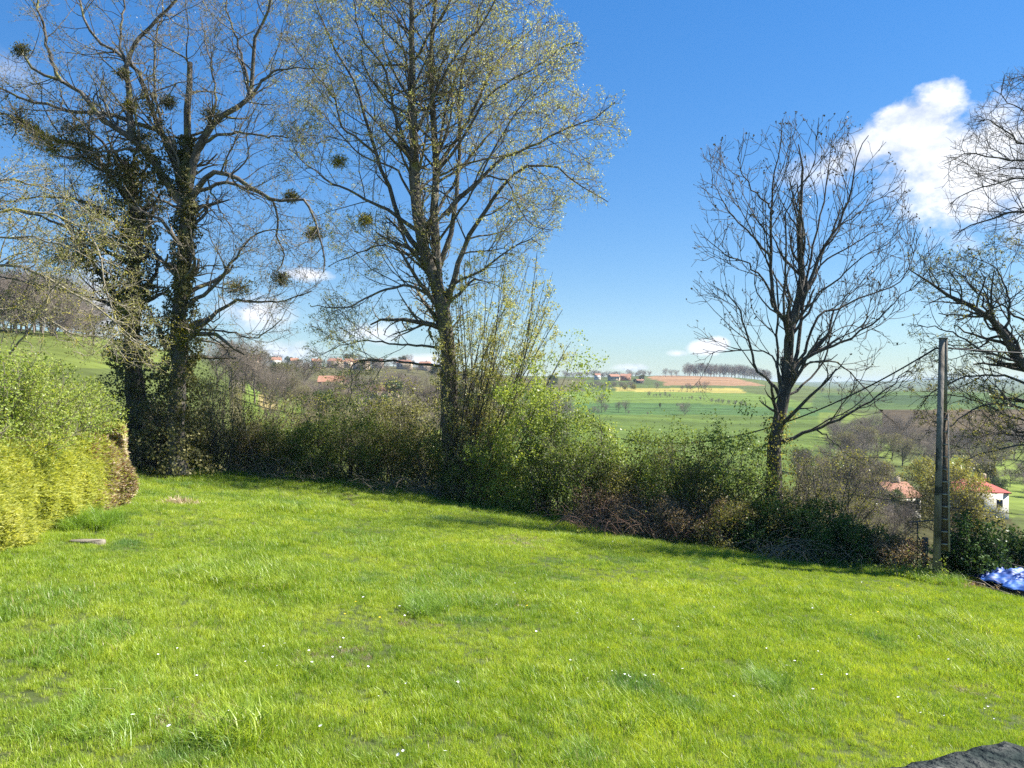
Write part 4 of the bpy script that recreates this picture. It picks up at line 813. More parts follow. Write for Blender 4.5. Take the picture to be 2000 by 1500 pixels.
# stems among the hedge
shoots('hazel_clump', 'cluster of thin straight bare stems right behind the ash trunk', 'stems', 1600, 25.6, 34, [(1440, 1010), (1450, 880), (1500, 830), (1600, 840), (1740, 880), (1760, 1010)], 3.6, .016, M['bark'], M['olive_leaf'], 1200, .06, 311, (-.35, .45), 1.6, l2=.8)
shoots('sapling_thicket', 'bare saplings and twigs behind the left-hand thicket, against the distant bank', 'saplings', 440, 32.5, 40, [(330, 950), (320, 700), (400, 640), (520, 650), (590, 720), (620, 950)], 5.4, .02, M['twig_grey'], M['olive_leaf'], 2500, .07, 312, (-.3, .35), 2.6, l2=.9)
shoots('ivied_stump', 'short leaning ivy-covered stem in the hedge left of the ash', 'stem', 1425, 26.2, 3, [(1380, 1010), (1380, 880), (1460, 880), (1460, 1010)], 3.0, .11, M['bark_dark'], M['ivy_leaf'], 500, .07, 313, (-.02, .12), .15, l2=.6)

# litter and weeds in the shade at the hedge foot
r = np.random.default_rng(77); n = 9000; X = r.uniform(230, 2010, n); D = edge(X) + r.normal(0.25, .45, n); x = D * (X - 1000) / F
o = mesh('leaf_litter', *leaves(np.stack([x, D, ground(x, D) + .03 + .05 * r.random(n)], 1), .07, r, .7), M['dead_leaf'], smooth=False); tag(o, 'dead brown leaves lying along the foot of the hedge', 'leaf litter', kind='stuff')
n = 9000; X = r.uniform(235, 1850, n); D = edge(X) + r.normal(0.1, .5, n); x = D * (X - 1000) / F; h = np.abs(r.normal(0, .16, n)) * (1 + bumps(x, D, 1.0))
o = mesh('hedge_weeds', *leaves(np.stack([x, D, ground(x, D) + .04 + np.abs(h)], 1), .075, r, .7), M['bush_leaf'], smooth=False); tag(o, 'nettles and ground ivy growing along the foot of the hedge', 'weeds', kind='stuff')

# ------------------------------------------------------------------ conifer hedge on the left
def conifer_hedge():
    r = np.random.default_rng(5)
    A = P(-330, 1250, 9.2); A = np.array([9.0 * (-1330) / F, 9.0, 0]); A = np.array([-8.6, 10.0]); B = np.array([-10.35, 20.6])  # foot of the face
    rt = root('conifer_hedge', (A[0], A[1], float(ground(A[0], A[1]))), 'thick yellow-green conifer hedge with brown dead patches along the left edge', 'hedge')
    n = 105000; t = r.uniform(-.15, 1, n); foot = A + (B - A) * t[:, None]; dirv = (B - A) / np.linalg.norm(B - A); out = np.array([dirv[1], -dirv[0]])
    zt = 2.05 - .35 * t
    s = r.uniform(0, 1, n) ; top = r.random(n) < .3; endf = r.random(n) < .16
    z = np.where(top, zt + r.normal(0, .08, n), s * zt)
    back = np.where(top, r.uniform(0, 1.6, n), 0)
    bul = .06 * np.sin(t * 19 + z * 1.7) + .06 * np.sin(z * 4.3 + t * 31) + .04 * np.sin(t * 73) + .20 * np.sin(np.clip(z / zt, 0, 1) * 3.14) - .15 * (z / zt)
    pos = foot + out * (bul - back - np.abs(r.normal(0, .13, n)) + .10 * (bumps(foot[:, 1] + z * .7, z * 1.6 + foot[:, 1] * .3, .35) > .3) * r.random(n) - .16 * (r.random(n) < .06))[:, None]
    nrm = np.concatenate([np.tile(out, (n, 1)), np.zeros((n, 1))], 1); nrm[top] = (0, 0, 1)
    # far end face
    k = np.where(endf)[0]; pos[k] = B + dirv * (r.uniform(-.1, .16, len(k)) + .05 * np.sin(z[k] * 6) - .16 * z[k] - .1)[:, None] - out * r.uniform(-.1, 1.6, len(k))[:, None]; t[k] = 1; nrm[k] = (*dirv, 0)
    p = np.stack([pos[:, 0], pos[:, 1], ground(pos[:, 0], pos[:, 1]) + z], 1)
    px_, py_ = to_px(p)
    dead = (np.sin(p[:, 0] * 2.3 + p[:, 2] * 1.3) + np.sin(p[:, 1] * 1.7 + p[:, 2] * 2.1) + r.normal(0, .5, n)) > 2.3
    strip = (px_ > 214 + (py_ - 900) * -.12 + r.normal(0, 12, n)) & (py_ > 850)
    brown = ((px_ > 175) & (py_ < 900) & (py_ > 830) & (r.random(n) < .3)) 
    kind = np.where(strip, 2, np.where(brown | dead, 1, 0)); kind[(kind == 2) & (r.random(n) < .18)] = 1; kind[(kind == 2) & (r.random(n) < .3)] = 0; kind[(kind == 1) & (py_ < 905) & (r.random(n) < .5)] = 2
    # old stems inside
    m = 24; tt = np.linspace(0.02, .98, m); f = A + (B - A) * tt[:, None] - out * .8; z0 = ground(f[:, 0], f[:, 1])
    C = np.stack([np.stack([f[:, 0] + .05 * i * r.normal(size=m), f[:, 1] + .05 * i * r.normal(size=m), z0 + i * .55 - .1], 1) for i in range(4)], 1)
    mesh('stems', *tubes(C, np.tile([.07, .05, .04, .02], (m, 1)), 6), M['bark_dark'], rt)
    c1, r1 = grow(C, np.tile([.07, .05, .04, .02], (m, 1)), 14, 1.1, (50, 90), r, m=5, up=.05, wig=.15, t0=.05, rf=.3, minr=.006)
    mesh('twigs', *tubes(c1, r1, 3), M['twig'], rt)
    for kk, nm, mt in ((0, 'foliage', M['conifer']), (1, 'dead_foliage', M['rust_leaf']), (2, 'dry_sprays', M['straw'])):
        q = p[kind == kk]; nn = nrm[kind == kk]
        v = []; 
        for j, (da, ln) in enumerate(((0, .10), (.6, .075), (-.6, .075))):
            d0 = nn * .9 + np.array([0, 0, .45]); side = np.cross(nn, np.array([.1, .1, 1.0])); d = d0 + side * da
            rr = np.random.default_rng(900 + kk * 0 + j)
            v.append(leaves(q, ln, rr, .24, dirv=unit(d) * 2.0, dspread=.75))
        mesh(nm, *join(v), mt, rt, smooth=False)
    # core so that the light does not pass straight through
    n = 20000; t = r.uniform(0, 1, n); f = A + (B - A) * t[:, None] - out * r.uniform(.25, 1.3, n)[:, None]
    q = np.stack([f[:, 0], f[:, 1], ground(f[:, 0], f[:, 1]) + r.uniform(.05, 1.75, n)], 1)
    mesh('inner_foliage', *leaves(q, .17, r, .5), M['dead_leaf'], rt, smooth=False)
conifer_hedge()
def overgrowth():
    # honeysuckle-like shrub rising behind and over the hedge
    r = np.random.default_rng(6); b = np.array([-13.2, 20.5, float(ground(-13.2, 20.5))])
    rt = root('overgrown_shrub', b, 'tall fresh-green shrub spilling over the top of the conifer hedge', 'shrub')
    poly = [(-500, 690), (0, 655), (60, 665), (140, 715), (190, 745), (235, 790), (268, 840), (262, 868), (200, 850), (130, 880), (60, 930), (-60, 960), (-500, 1000)]
    cs = [(-10.1, 15.2, 2.3, 1.5), (-10.7, 17.5, 2.3, 1.7), (-11.5, 19.6, 2.2, 1.9), (-10.2, 13.0, 2.3, 1.3), (-12.6, 21.5, 2.7, 2.0), (-10.9, 20.3, 2.0, 1.4), (-11.0, 15.5, 2.2, 1.5), (-10.7, 20.0, 2.1, 1.3)]
    Cc = []
    for (x, y, z, R_) in cs:
        n = 34; st = np.array([x - .9, y, float(ground(x, y))]) + r.normal(size=(n, 3)) * np.array([.5, .6, 0]); tip = np.array([x, y, float(ground(x, y)) + z]) + unit(r.normal(size=(n, 3)) + np.array([.35, 0, .7])) * R_ * r.uniform(.7, 1.1, n)[:, None] * np.array([1, 1, .75])
        mid = (st + tip) / 2 + np.array([0, 0, .5]) + r.normal(size=(n, 3)) * .2
        t = np.linspace(0, 1, 8)[None, :, None]; Cc.append((1 - t) ** 2 * st[:, None] + 2 * t * (1 - t) * mid[:, None] + t * t * tip[:, None])
    C = np.concatenate(Cc); e = env_poly(poly, 17, 8); C = C[e(C)[:, 4:].all(1)]; R = np.tile(np.linspace(.02, .005, 8), (len(C), 1))
    c1, r1 = grow(C, R, 3.0, 1.0, (25, 65), r, m=5, up=.03, wig=.22, t0=.3, rf=.6, minr=.006, env=e); c2, r2 = grow(c1, r1, 4.0, .42, (25, 70), r, m=4, wig=.28, t0=.1, rf=.6, minr=.0035, env=e)
    mesh('stems', *tubes(C, R, 4), M['bark_pale'], rt); mesh('twigs', *join([tubes(c1, r1, 3), tubes(c2, r2, 3)]), M['twig'], rt)
    p = np.concatenate([sample_on(c2, 62000, r, .1, .07), sample_on(c1, 14000, r, .2, .10)]); mesh('foliage', *leaves(p, .055, r, .6, drop=.1), M['fresh_leaf'], rt, smooth=False)
overgrowth()
# pale broken slab and dry heap on the lawn by the hedge
def lawn_at(X, Y, dz=0):
    v = (Y - 750) / F; u = (X - 1000) / F; D = 3.2 / (v - 0.103 * u - 0.0545); return np.array([u * D, D, float(ground(u * D, D)) + dz])
c = lawn_at(172, 1060)
def slab():
    rt = root('stone_slab', c, 'flat broken pale stone slab lying in the grass by the conifer hedge', 'slab')
    a = np.linspace(0, 6.283, 10)[:-1]; rr = np.array([.42, .5, .36, .4, .5, .5, .42, .35, .45]) * .8; V = np.concatenate([[(np.cos(t) * q, np.sin(t) * q * .38, h) for t, q in zip(a, rr * s)] for h, s in ((-.02, 1), (.05, 1), (.075, .93))])
    V = V + c; f = [[i + 9 * l, (i + 1) % 9 + 9 * l, (i + 1) % 9 + 9 * (l + 1), i + 9 * (l + 1)] for l in (0, 1) for i in range(9)]
    f += [[18, 19, 20, 21], [18, 21, 22, 23], [18, 23, 24, 25], [18, 25, 26, 26]]
    f = [q if q[2] != q[3] else q for q in f][:-1] + [[18, 25, 26, 18 + 8]][:0]
    mesh('slab', V, np.array(f), solid_mat('pale_stone', [(.14, .12, .09), (.26, .23, .18)], 9, .9, .4), rt, smooth=False)
slab()
r = np.random.default_rng(44); c = lawn_at(352, 985); n = 900; p = c + r.normal(size=(n, 3)) * np.array([.28, .2, .0]); p[:, 2] = ground(p[:, 0], p[:, 1]) + .03 + .16 * np.exp(-((p[:, 0] - c[0]) ** 2 + (p[:, 1] - c[1]) ** 2) / .08) * r.random(n)
o = mesh('cut_grass_heap', *leaves(p, .16, r, .08, nspread=1, dspread=1), M['straw'], origin=c, smooth=False); tag(o, 'small heap of dry straw-coloured cuttings on the lawn by the hedge corner', 'heap')

# ------------------------------------------------------------------ pole, wires, posts, tarpaulin
def pole():
    D = 22.0; b = G(1832, D); x0, y0, z0 = b; H = CZ + D * (750 - 662) / F - z0; rt = root('concrete_pole', (x0, y0, z0), 'weathered concrete electricity pole with ladder-like recesses at the right', 'pole')
    lean = .13 / H; rt.rotation_euler = (0, 0, -.506)
    def col(xa, xb, za, zb, ta, tb, ya, yb, nm, mt):
        # tapered bar between heights, x relative to the pole axis
        V = []
        for z, s in ((za, ta), (zb, tb)):
            for (xx, yy) in ((xa, ya), (xb, ya), (xb, yb), (xa, yb)): V.append((x0 + lean * z + xx * s, y0 + yy * s, z0 + z))
        V = np.array(V); F_ = [[0, 1, 5, 4], [1, 2, 6, 5], [2, 3, 7, 6], [3, 0, 4, 7], [4, 5, 6, 7], [3, 2, 1, 0]]
        return mesh(nm, V, np.array(F_), mt, rt, smooth=False)
    col(-.13, .05, -.4, H, 1.15, .82, -.13, .13, 'shaft', M['concrete'])
    col(.052, .14, H - 2.1, H, 1.0, .82, -.11, .11, 'head_block', M['concrete'])
    col(.24, .29, .85, H - 2.12, 1.0, .62, -.10, .10, 'flange', M['concrete_lit'])
    col(.056, .235, .85, H - 2.12, 1.0, .62, .02, .07, 'web', M['web'])
    z = 1.05
    while z < H - 2.2:
        w = 1 - .38 * (z - .85) / (H - 2.97); xa = .056 * w + .004; xb = .24 * w - .004
        V, f = box((x0 + lean * z + (xa + xb) / 2, y0 - .04 * w, z0 + z), (xb - xa, .1 * w, .035)); mesh('rung', V, f, M['concrete_lit'], rt, smooth=False); z += .355
    V, f = box((x0 + lean * H + .0, y0, z0 + H + .02), (.24, .24, .035)); mesh('cap', V, f, M['concrete'], rt, smooth=False)
    for s in (-1, 1):
        V, f = box((x0 + lean * H + s * .17, y0 - .02, z0 + H - .27), (.1, .05, .05)); k = mesh('anchor_hook', V, f, M['metal'], rt, smooth=False)
    return x0 + lean * H, y0, z0 + H - .27
tx, ty, tz = pole()
def wire(label, p0, p1, sag, rad=.012):
    t = np.linspace(0, 1, 60)[:, None]; p0 = np.array(p0, float); p1 = np.array(p1, float); c = p0 + (p1 - p0) * t; c[:, 2] -= sag * 4 * (t * (1 - t))[:, 0]
    o = mesh('overhead_cable', *tubes(c[None], np.full((1, 60), rad), 6), M['wire'], origin=p0); tag(o, label, 'cable')
wire('black cable sagging from the pole head down left behind the bare ash', (tx - .2, ty, tz), P(1130, 832, 34), 1.6, .022)
wire('black cable running level from the pole head to the right', (tx + .2, ty, tz), P(2500, 690, 22), .15, .022)
wire('thin low cable crossing behind the pole towards the white house', P(1640, 962, 23.2), P(2150, 1016, 22.9), .1, .009)
def posts():
    D = 23.2; b = G(1792, D); rt = root('clothes_post', b, 'thin rusty T-shaped metal post left of the pole', 'post'); h = CZ + D * (750 - 1020) / F - b[2]
    V, f = tubes(np.array([[b + (0, 0, -.2), b + (0, 0, h)]]), np.array([[.022, .022]]), 8); mesh('upright', V, f, M['metal'], rt)
    V, f = tubes(np.array([[b + (-.27, 0, h), b + (.5, .05, h + .05)]]), np.array([[.02, .02]]), 8); mesh('crossbar', V, f, M['metal'], rt)
    b = G(1805, 23.0); rt = root('fence_post', b, 'stout dark wooden post with a slanting brace just left of the pole', 'post'); h = CZ + 23 * (750 - 1050) / F - b[2]
    V, f = tubes(np.array([[b + (-.02, 0, -.2), b + (0, 0, h * .5), b + (.03, 0, h), b + (.03, 0, h + .02)]]), np.array([[.1, .095, .09, .02]]), 9); mesh('post', V, f, M['wood'], rt)
    V, f = tubes(np.array([[b + (-.22, -.1, h + .05), b + (.16, -.15, -.1)]]), np.array([[.025, .03]]), 7); mesh('brace', V, f, M['wood'], rt)
posts()
def tarp():
    r = np.random.default_rng(9); c = lawn_at(1960, 1155); n, m = 110, 90
    rt = root('tarpaulin', c, 'crumpled blue tarpaulin over a heap at the right edge of the lawn', 'tarpaulin')
    s = np.linspace(0, 1, n)[:, None]; t = np.linspace(0, 1, m)[None, :]
    a0 = np.array([13.35, 22.5]); a1 = np.array([13.4, 19.6]); # near-left border
    bx = a0[0] + (a1[0] - a0[0]) * s ** .8 + t * 3.2; by = a0[1] + (a1[1] - a0[1]) * s + t * .5
    bx = bx + .13 * np.sin(s * 17 + t * 5) * (1 - t); by = by + .10 * np.sin(s * 11 + 1) * (1 - t)
    hgt = .46 * np.minimum(1, t * 3.4) ** .7 * (1 - .25 * t) * (.6 + .4 * np.sin(np.clip(s * 1.0 + .12, 0, 1) * 3.1)) * .5 + .1
    fold = sum(np.abs(np.sin(s * r.uniform(6, 34) + t * r.uniform(-24, 24) + r.uniform(0, 6))) * r.uniform(.015, .05) for _ in range(9)) + sum(np.abs(np.sin(s * r.uniform(20, 70) + t * r.uniform(-60, 60) + r.uniform(0, 6))) * .022 for _ in range(7))
    z = ground(bx, by) + hgt + (fold - .12) * np.minimum(1, .4 + t * 3)
    V = np.stack([bx + 0 * t, by, z], -1).reshape(-1, 3)
    mt = mat_new('tarp'); tt = mt.node_tree; L = tt.links.new
    g = N(tt, 'ShaderNodeNewGeometry'); nz = N(tt, 'ShaderNodeTexNoise', i_Scale=2.2, i_Detail=4.0); L(g.outputs['Position'], nz.inputs['Vector'])
    rp = ramp(tt, [(.35, (.015, .06, .26)), (.52, (.03, .12, .42)), (.64, (.14, .28, .58)), (.74, (.36, .48, .68))]); L(nz.outputs['Fac'], rp.inputs[0])
    mp = N(tt, 'ShaderNodeMapping'); mp.inputs['Rotation'].default_value = (0, 0, .6); L(g.outputs['Position'], mp.inputs['Vector'])
    w1 = N(tt, 'ShaderNodeTexBrick', i_Scale=9.0); w1.offset = 0; w1.inputs['Color1'].default_value = (1, 1, 1, 1); w1.inputs['Color2'].default_value = (1, 1, 1, 1); w1.inputs['Mortar'].default_value = (.6, .68, .8, 1); w1.inputs['Mortar Size'].default_value = .03; L(mp.outputs[0], w1.inputs['Vector'])
    mu = N(tt, 'ShaderNodeMix', data_type='RGBA', blend_type='MULTIPLY'); mu.inputs['Factor'].default_value = 1; L(rp.outputs[0], mu.inputs['A']); L(w1.outputs[0], mu.inputs['B'])
    bs = N(tt, 'ShaderNodeBsdfPrincipled', i_Roughness=.55); L(mu.outputs['Result'], bs.inputs['Base Color']); o = N(tt, 'ShaderNodeOutputMaterial'); L(bs.outputs[0], o.inputs[0])
    tb = mesh('sheet', V, grid(bx + 0 * t, by), mt, rt, smooth=True)
    sd_ = tb.modifiers.new('thick', 'SOLIDIFY'); sd_.thickness = .004
    n = 60; p = np.stack([r.uniform(13.2, 13.9, n), r.uniform(19.8, 22.6, n)], 1); z = ground(p[:, 0], p[:, 1])
    C = np.stack([np.stack([p[:, 0], p[:, 1], z + .03], 1), np.stack([p[:, 0] + r.normal(0, .35, n), p[:, 1] + r.normal(0, .35, n), z + r.uniform(.05, .3, n)], 1)], 1)
    o = mesh('brush_pile', *tubes(C, np.tile([.012, .007], (n, 1)), 4), M['twig'], origin=c); tag(o, 'dry sticks poking out under the blue tarpaulin', 'brushwood')
tarp()
def hose():
    t = np.linspace(0, 1, 40); x = 14.2 + t * 2.6; y = 22.9 - t * .3 + .15 * np.sin(t * 9); C = np.stack([x, y, ground(x, y) + .62 + .05 * np.sin(t * 12)], 1)
    o = mesh('bent_branch', *tubes(C[None], np.full((1, 40), .02), 6), M['wood'], origin=C[0]); tag(o, 'long bent branch lying on the far side of the blue tarpaulin', 'branch')
hose()

# ------------------------------------------------------------------ near stone coping at the lower right
def coping():
    rt = root('stone_coping', (.85, 1.25, CZ - .62), 'lichened stone coping with its shade painted dark, close to the camera in the bottom right corner', 'coping')
    A_ = P(1966, 1449, 1.40); B_ = P(1735, 1503, 1.16); C_ = P(2150, 1500, 1.05); Dn = P(1780, 1760, .80)
    n = 24; s = np.linspace(0, 1, n)[:, None, None]; t = np.linspace(0, 1, n)[None, :, None]
    z0 = A_[2]
    B_[2] = z0 - .02; C_[2] = z0 - .015; Dn[2] = z0 - .03
    B_ = P(1735, 1503, 1.30); C_ = P(2150, 1500, 1.305); B_[2] = C_[2] = z0; B_ = A_ + (B_ - A_) * 1.7; C_ = A_ + (C_ - A_) * 4.5; Dn = B_ + C_ - A_
    V = A_ * (1 - s) * (1 - t) + B_ * s * (1 - t) + C_ * (1 - s) * t + Dn * s * t
    r = np.random.default_rng(3); V[..., 2] += (np.sin(V[..., 0] * 21) * np.sin(V[..., 1] * 27)) * .0012 + r.normal(size=V.shape[:2]) * .0011; V[0, :, 0] += r.normal(size=n) * .0025; V[:, 0, 1] += r.normal(size=n) * .0025; V[0, 0, 0] -= .004
    V[..., 2] += .004; V[0, :, 2] -= .002; V[:, 0, 2] -= .002
    top = V.reshape(-1, 3); f = grid(V[..., 0], V[..., 1]); low = top - np.array([0, 0, .12]); N_ = n * n
    rim = [i for i in range(n)] + [i * n + n - 1 for i in range(1, n)] + [(n - 1) * n + j for j in range(n - 2, -1, -1)] + [i * n for i in range(n - 2, 0, -1)]
    side = [[rim[i], rim[(i + 1) % len(rim)], rim[(i + 1) % len(rim)] + N_, rim[i] + N_] for i in range(len(rim))]
    mt = solid_mat('shaded_lichen_stone', [(.010, .016, .016), (.022, .032, .03), (.06, .065, .06), (.34, .34, .31)], 13, .95, .7, detail=8, spec=.1, patches=((.30, .17, .02), 9.0, .70))  # shade over the stone is put into the very dark base, under lichen spots
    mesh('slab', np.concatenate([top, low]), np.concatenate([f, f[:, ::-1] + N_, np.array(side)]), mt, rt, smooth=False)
    c = (A_ + B_ + C_ + Dn) / 4; zb = float(ground(c[0], c[1])) - .2
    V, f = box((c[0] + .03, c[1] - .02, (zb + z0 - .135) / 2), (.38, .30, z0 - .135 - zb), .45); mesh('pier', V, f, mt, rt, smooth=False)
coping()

# ------------------------------------------------------------------ lawn flowers
def flowers():
    r = np.random.default_rng(19)
    def proto(name, petal, centre, np_, pr, h):
        me_v, me_f = [], []
        a = np.linspace(0, 6.283, np_ + 1)[:-1]
        for t in a:
            d = np.array([np.cos(t), np.sin(t), .25]); w = np.array([-np.sin(t), np.cos(t), 0]) * pr * .3
            me_v.append(np.array([(0, 0, h), d * pr * .6 + w + (0, 0, h), d * pr + (0, 0, h), d * pr * .6 - w + (0, 0, h)]))
        V = np.concatenate(me_v); return V, np.arange(len(V)).reshape(-1, 4)
    white = solid_mat('petal_white', [(.75, .75, .72), (.85, .85, .83)], 4, .7, 0); yel = solid_mat('petal_yellow', [(.75, .5, .02), (.85, .62, .04)], 4, .7, 0)
    spots = [(1180, 1245), (1900, 1190), (1910, 1196), (1860, 1260), (1890, 1262), (690, 1215), (700, 1213), (655, 1305), (668, 1300), (1070, 1290), (600, 1310), (540, 1350), (700, 1330)]
    def put(X, Y, V, f, stem_h, mat_, label, group, cat, cache={}):
        c = lawn_at(X, Y); rt = root('lawn_flower', c, label, cat, group)
        key = id(V)
        if key not in cache:
            h = mesh('petals', V, f, mat_, None, smooth=False, origin=(0, 0, 0)); s = mesh('stalk', *tubes(np.array([[[0, 0, -.02], [0.005, 0, stem_h]]]), np.array([[.002, .0015]]), 4), M['bush_leaf'], None, origin=(0, 0, 0)); cache[key] = (h, s); hh, ss = h, s
        else:
            hh, ss = [o.copy() for o in cache[key]]; COL.objects.link(hh); COL.objects.link(ss)
        hh.parent = rt; ss.parent = rt; hh.location = (0, 0, 0); ss.location = (0, 0, 0); rt.rotation_euler = (r.normal(0, .2), r.normal(0, .2), r.uniform(0, 6)); k = r.uniform(.5, 1.0); rt.scale = (k, k, k)
    Vw, fw = proto('w', 0, 0, 7, .022, .13); Vy, fy = proto('y', 0, 0, 9, .02, .12)
    cl = [(630, 1290, 60, 14), (1200, 1310, 50, 14), (1230, 1340, 50, 10), (1880, 1250, 70, 10), (1580, 1320, 60, 8), (770, 1200, 60, 8), (1000, 1180, 40, 8), (1850, 1390, 70, 12), (1150, 1230, 120, 10), (400, 1300, 60, 6), (300, 1420, 80, 6), (1500, 1200, 250, 14), (800, 1400, 200, 14), (1640, 1240, 200, 10)]
    for X, Y, s, n in cl:
        for _ in range(n // 2 + 2): put(np.clip(X + r.normal(0, s), 20, 1980), np.clip(Y + r.normal(0, s * .35), 1050, 1490), Vw, fw, .13, white, 'tiny white flower standing in the lawn grass', 'small white flowers scattered over the lawn', 'flower')
    for _ in range(34): put(r.choice([1040, 1240, 700, 1560, 1700]) + r.normal(0, 90), r.uniform(1000, 1190) + 30, Vy, fy, .12, yel, 'tiny yellow flower standing in the lawn grass', 'small yellow flowers scattered over the lawn', 'flower')
flowers()

# ------------------------------------------------------------------ background trees
def proto_tree(name, h, w, seed, kind, leafm=None, nleaf=0, ls=.4, fine=1.0):
    """returns list of (partname, verts, faces, material) round the origin"""
    r = np.random.default_rng(seed); out = []
    th = {'round': .14, 'tall': .2, 'bush': .0, 'wide': .1}[kind]
    m = 6; tr = np.zeros((1, m, 3)); tr[0, :, 2] = np.linspace(-.4, h * .72, m); tr[0, 1:, :2] += r.normal(size=(m - 1, 2)) * h * .012
    R = np.linspace(h * .02, h * .006, m)[None]
    def env(p):
        z = p[..., 2] / h; rr = np.hypot(p[..., 0], p[..., 1]) / (w / 2); zc = (z - (th + 1) / 2) / ((1 - th) / 2); th_ = np.arctan2(p[..., 1], p[..., 0])
        return rr ** 2 + zc ** 2 < 1.15 + .3 * np.sin(3 * th_ + z * 9)
    c1, r1 = grow(tr, R, -int(24 * fine + 8), h * .75, (30, 70), r, m=6, up=.13, wig=.14, t0=th, t1=1, rf=.5, env=env, minr=h * .003, decay=.3)
    c2, r2 = grow(c1, r1, -10, h * .34, (25, 60), r, m=5, up=.08, wig=.2, rf=.55, env=env, minr=h * .0012)
    c3, r3 = grow(c2, r2, -int(6 * fine), h * .16, (25, 60), r, m=3, up=.05, wig=.25, rf=.7, env=env, minr=h * .0008)
    out.append(('trunk', *tubes(tr, R, 6)))
    out.append(('crown', *join([tubes(c1, r1, 3), tubes(c2, r2, 3), tubes(c3, r3, 3)])))
    if nleaf:
        out.append(('foliage', *leaves(sample_on(c3, nleaf, r, 0, h * .02), ls, r)))
    return out
PR = {}
def make_proto(key, mats, **k):
    PR[key] = [(nm, V, f, mt, [None]) for (nm, V, f), mt in zip(proto_tree(key, **k), mats)]
make_proto('bare0', (M['twig_far'], M['twig_far']), h=10, w=9.5, seed=1, kind='round')
make_proto('bare1', (M['twig_far'], M['twig_far']), h=10, w=7, seed=2, kind='tall')
make_proto('bare2', (M['twig_far'], M['twig_far']), h=10, w=14, seed=3, kind='wide', fine=1.3)
make_proto('scrub', (M['twig_far'], M['twig_far']), h=10, w=18, seed=4, kind='bush', fine=1.3)
make_proto('green', (M['bark_dark'], M['twig'], M['far_green']), h=10, w=8, seed=5, kind='bush', nleaf=2600, ls=.5)
make_proto('dark', (M['bark_dark'], M['twig'], M['ivy_leaf']), h=10, w=6, seed=6, kind='bush', nleaf=3500, ls=.5)
make_proto('willow', (M['bark_dark'], M['twig'], M['willow_leaf']), h=10, w=10, seed=7, kind='wide', fine=1.6, nleaf=16000, ls=.2)
make_proto('willow2', (M['bark_dark'], M['twig'], M['willow_leaf']), h=10, w=8, seed=8, kind='round', fine=1.6, nleaf=11000, ls=.19)
make_proto('budding', (M['bark'], M['twig_far'], M['olive_leaf']), h=10, w=9, seed=9, kind='round', fine=1.5, nleaf=2200, ls=.22)
def bg(key, X, D, Hpx, label, name='bare_tree', cat='tree', group=None, base=None, sx=1.0, sz=None):
    h = Hpx * D / F; s = h / 10.0; b = G(X, D)
    if group:
        adj = {'bare0': 'round-crowned', 'bare1': 'slim upright', 'bare2': 'wide-spreading', 'scrub': 'low bushy', 'green': 'leafy green', 'dark': 'dark', 'budding': 'budding'}.get(key, 'yellowish')
        for w_ in ('tree', 'bush', 'scrub'):
            if f' {w_} ' in ' ' + label:
                label = (' ' + label).replace(f' {w_} ', f' {adj} {w_} ', 1).strip(); break
    rt = empty(name, b, label, cat, group); rt.rotation_euler = (0, 0, random.uniform(0, 6.28)); rt.scale = (s * sx, s * sx, s)
    for ent in PR[key]:
        nm, V, f, mt, cc = ent
        if cc[0] is None:
            o = mesh(nm, V, f, mt, None, origin=(0, 0, 0)); cc[0] = o
        else:
            o = cc[0].copy(); COL.objects.link(o)
        o.parent = rt; o.location = (0, 0, 0)
    return rt
random.seed(4)
rr = random.Random(12)
bares = ['bare0', 'bare1', 'bare0', 'bare2']
# wood on the hilltop
for i in range(46):
    X = 1338 + i * 3.7 + rr.uniform(-2, 2); bg(rr.choice(['bare1', 'bare0']), X, 1015 + rr.uniform(-4, 60), rr.choice([15, 19, 21, 23, 26]) if X < 1480 else rr.choice([12, 15, 18, 22]), 'bare tree in the wood that crowns the brown ploughed hill', group='trees of the hilltop wood', sx=1.2)
for X, Hh in ((1300, 17), (1312, 15), (1322, 14), (1268, 12), (1258, 14)):
    bg('bare0', X, 960, Hh, 'lone-standing small bare tree on the ridge between farm and hilltop wood', group='ridge trees between farm and wood', sx=1.1)
for i in range(26):
    X = 1100 + i * 6.3 + rr.uniform(-3, 3); bg(rr.choice(bares), X, 900 + rr.uniform(0, 70), rr.uniform(10, 16), 'small bare tree on the skyline around the far farm', group='skyline trees round the far farm', sx=1.2)
bg('dark', 1254, 835, 13, 'dark evergreen just right of the far farmhouse roofs', 'evergreen_tree', sx=1.3)
bg('dark', 1240, 800, 8, 'low dark evergreen below the far farmhouse roofs', 'evergreen_tree', sx=1.5)
for X, Hh, lb in ((1379, 21, 'tallest bare tree at the right end of the row along the yellow strip'), (1364, 20, 'bare tree second from the right end of the yellow strip row'), (1349, 14, 'slim bare tree in the middle of the yellow strip row'), (1343, 17, 'bushier bare tree in the middle of the yellow strip row'), (1332, 12, 'smallest bare tree of the yellow strip row'), (1283, 18, 'bare tree standing alone at the left half of the yellow strip')):
    bg('bare1' if X != 1379 else 'bare0', X, 640, Hh, lb)
for i in range(14):
    bg(rr.choice(bares), 1152 + i * 6.5 + rr.uniform(-3, 3), 655 + rr.uniform(-12, 20), rr.uniform(12, 18), 'bare tree in the copse below the far farm', group='copse below the far farm')
bg('willow2', 1220, 640, 11, 'yellowish budding tree at the right end of the copse below the far farm', 'budding_tree'); bg('willow2', 1238, 640, 13, 'second yellowish budding tree by the left end of the yellow strip', 'budding_tree')
for i in range(14): bg('scrub', 1262 + i * 9 + rr.uniform(-3, 3), 622, rr.uniform(2, 4.5), 'low dark scrub bush along the edge of the yellow strip', 'scrub_bush', 'bush', 'scrub along the yellow strip', sx=.8)
